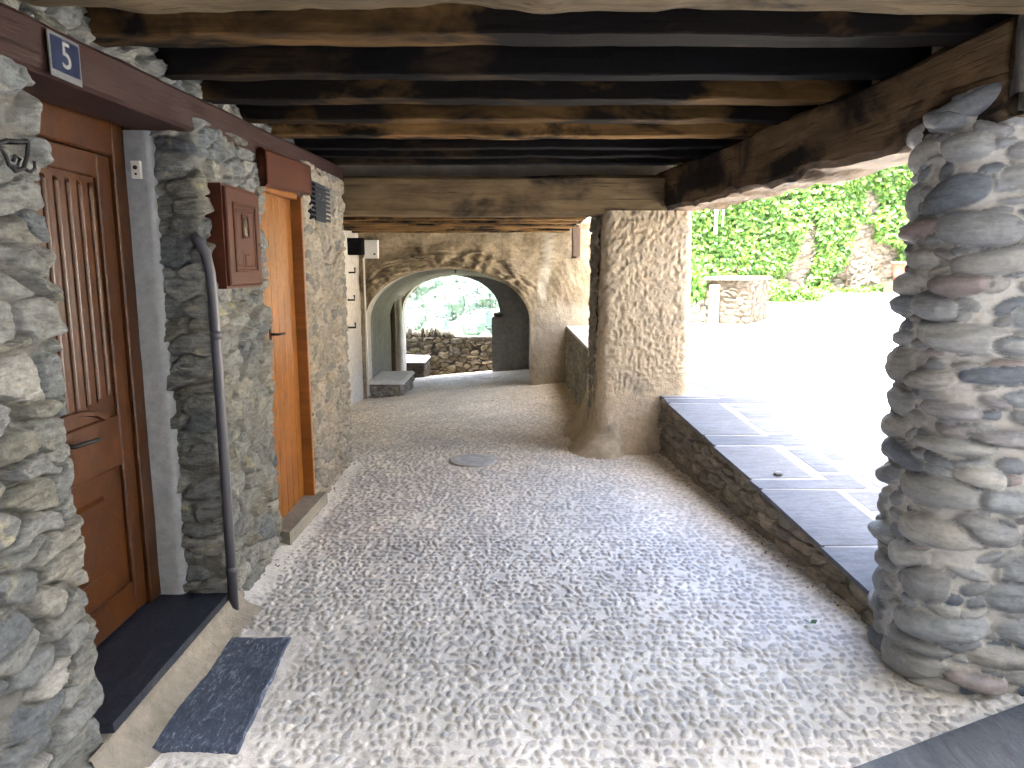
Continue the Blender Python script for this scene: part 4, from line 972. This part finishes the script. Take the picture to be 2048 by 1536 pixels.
a, b = unp(1433, 415, Y=IY - .5), unp(1431, 468, Y=IY - .5); m = MB(); m.tube([(a.x, IY - .5, a.z + .3), (a.x, IY - .5, b.z)], .045, 10); m.tube([(a.x + .2, IY - .45, a.z + .3), (a.x + .2, IY - .45, b.z + .2)], .02, 8)
tag(m.build('zinc_downpipe', M['pipe_light']), 'short zinc downpipe showing through the creeper', 'pipe')
m = MB(); m.box((-9, -14, -.1), (13, -2.8, 17)); tag(m.build('sky_block_house', M['roofwall'], None, False), 'unseen rendered house added behind the viewpoint to cut light from the sky', 'house')  # unseen block added behind the camera to weaken sky light on the foreground
m = MB(); m.box((14.5, -6, .3), (22, 17, 7.0)); tag(m.build('reflector_house', plain('ochre_render', (.62, .56, .46), .9, .1), None, False), 'unseen rendered house added right of the square to bounce warm light into the passage', 'house')  # unseen reflector added to throw warm sunlight back into the passage
# white house to the right of the creeper wall
m = MB(); m.box((10.6, 24, .7), (22, 30, 5.5)); tag(m.build('white_house', plain('limewash', (.6, .58, .55), .9, .1), None, False), 'white house wall glimpsed right of the creeper', 'building')
# small things
a = unp(1620, 1245, Z=.02); m = MB()
V = []
for k, (an, s_) in enumerate(((0.3, .042), (2.2, .034), (3.6, .03))):
    T = Vector((math.cos(an), math.sin(an), .25)); B = Vector((-T.y, T.x, .3)); p = Vector((a.x, a.y, .016)); V += [p, p + T * s_ * .5 + B * s_ * .33, p + T * s_, p + T * s_ * .5 - B * s_ * .33]
m.quads(np.array([tuple(q) for q in V]), np.arange(12).reshape(3, 4), .3); tag(m.build('fallen_leaf', M['ivy'], None, False), 'small fallen green leaf lying on the cobbles', 'leaf')
a = unp(1558, 925, Z=.42); m = MB(); pebble(m, (a.x, a.y, float(zp(a.x, a.y)) + .018), (Vector((.03, 0, 0)), Vector((0, .02, 0)), Vector((0, 0, .014))), 3, 10)
tag(m.build('loose_pebble', M['pillar']), 'loose grey pebble lying on the slate paving edge', 'pebble')

rd = np.random.default_rng(41); m = MB(); V = []
nd = 260; yy = rd.uniform(3.1, 6.2, nd); xx = KX(yy) - .02 - np.abs(rd.normal(size=nd)) * .05
nd2 = 90; yy = np.concatenate([yy, rd.uniform(3.3, 5.9, nd2)]); xx = np.concatenate([xx, -1.34 + np.abs(rd.normal(size=nd2)) * .05])
for x_, y_ in zip(xx, yy):
    an = rd.uniform(0, 6.3); s_ = rd.uniform(.004, .014); T = np.array([math.cos(an), math.sin(an), rd.normal() * .3]) * s_; B = np.array([-math.sin(an), math.cos(an), rd.normal() * .3]) * s_ * .45
    p = np.array([x_, y_, .022 + (.01 if x_ < 0 else 0)]); V += [p - T, p + B, p + T, p - B]
m.quads(np.array(V), np.arange(len(V)).reshape(-1, 4), .2); tag(m.build('leaf_litter', M['old_post'], None, False), 'dry leaf litter and grit along the foot of the walls', 'litter', None, 'stuff')

# ------------------------------------------------------------ forest on the far slope
rf = np.random.default_rng(12); C = []; RN = []; DN = []
m = MB(); cnt = 0
while cnt < 620:
    y = rf.uniform(88, 235); x = y * rf.uniform(-.30, .06); z = hillz(x, y)
    uu, vv = proj(x, y, z)
    if inpoly(np.array([uu]), np.array([vv]), [(800, 600), (850, 585), (862, 612), (800, 632)])[0]: continue
    cnt += 1
    H = rf.uniform(5, 9.5); W = H * rf.uniform(.30, .45); k = 420
    d = rf.normal(size=(k, 3)); d /= np.linalg.norm(d, axis=1)[:, None]; rr = rf.random(k) ** .4; rnv = rf.random()
    lob = 1 + .45 * fbm(d[:, 0] * 2 + cnt, d[:, 1] * 2, d[:, 2] * 2, cnt, 2)
    c = np.array([x, y, z + H * .55]) + d * rr[:, None] * lob[:, None] * np.array([W, W, H * .5])
    pebble(m, (x, y, z + H * .55), (Vector((W * .8, 0, 0)), Vector((0, W * .8, 0)), Vector((0, 0, H * .42))), cnt, 8, rnd=rnv)
    C.append(c); RN.append(np.full(k, rnv)); DN.append(d)
C = np.concatenate(C); RN = np.concatenate(RN)
N = .22 * rf.normal(size=C.shape) + 1.3 * np.concatenate(DN); N /= np.linalg.norm(N, axis=1)[:, None]
T = np.cross(N, rf.normal(size=C.shape)); T /= np.linalg.norm(T, axis=1)[:, None]; B = np.cross(N, T); s_ = rf.uniform(.16, .36, len(C))[:, None]
V = np.stack([C - T * s_, C + B * s_ * .8, C + T * s_, C - B * s_ * .8], 1)
m.quads(V.reshape(-1, 3), np.arange(len(V) * 4).reshape(-1, 4), np.repeat(np.clip(RN + .06 * rf.normal(size=len(RN)), 0, 1), 4))
tag(m.build('forest', M['wood_leaf'], None, False), 'pale green woodland on the far side of the valley', 'woodland', None, 'stuff')
m = MB(); m.box((-310, -70, -32), (270, 430, 150)); hz_m = bpy.data.materials.new('haze'); hz_m.use_nodes = True; ht = hz_m.node_tree
ht.nodes.remove(ht.nodes['Principled BSDF']); pv = ht.nodes.new('ShaderNodeVolumePrincipled'); pv.inputs['Density'].default_value = .00010; pv.inputs['Color'].default_value = (.85, .92, .95, 1)
ht.links.new(pv.outputs[0], ht.nodes['Material Output'].inputs['Volume'])
tag(m.build('haze', hz_m, None, False), 'thin bluish summer haze over the valley', 'haze', None, 'stuff')
for o in bpy.data.objects:
    if '_w' in o: del o['_w']
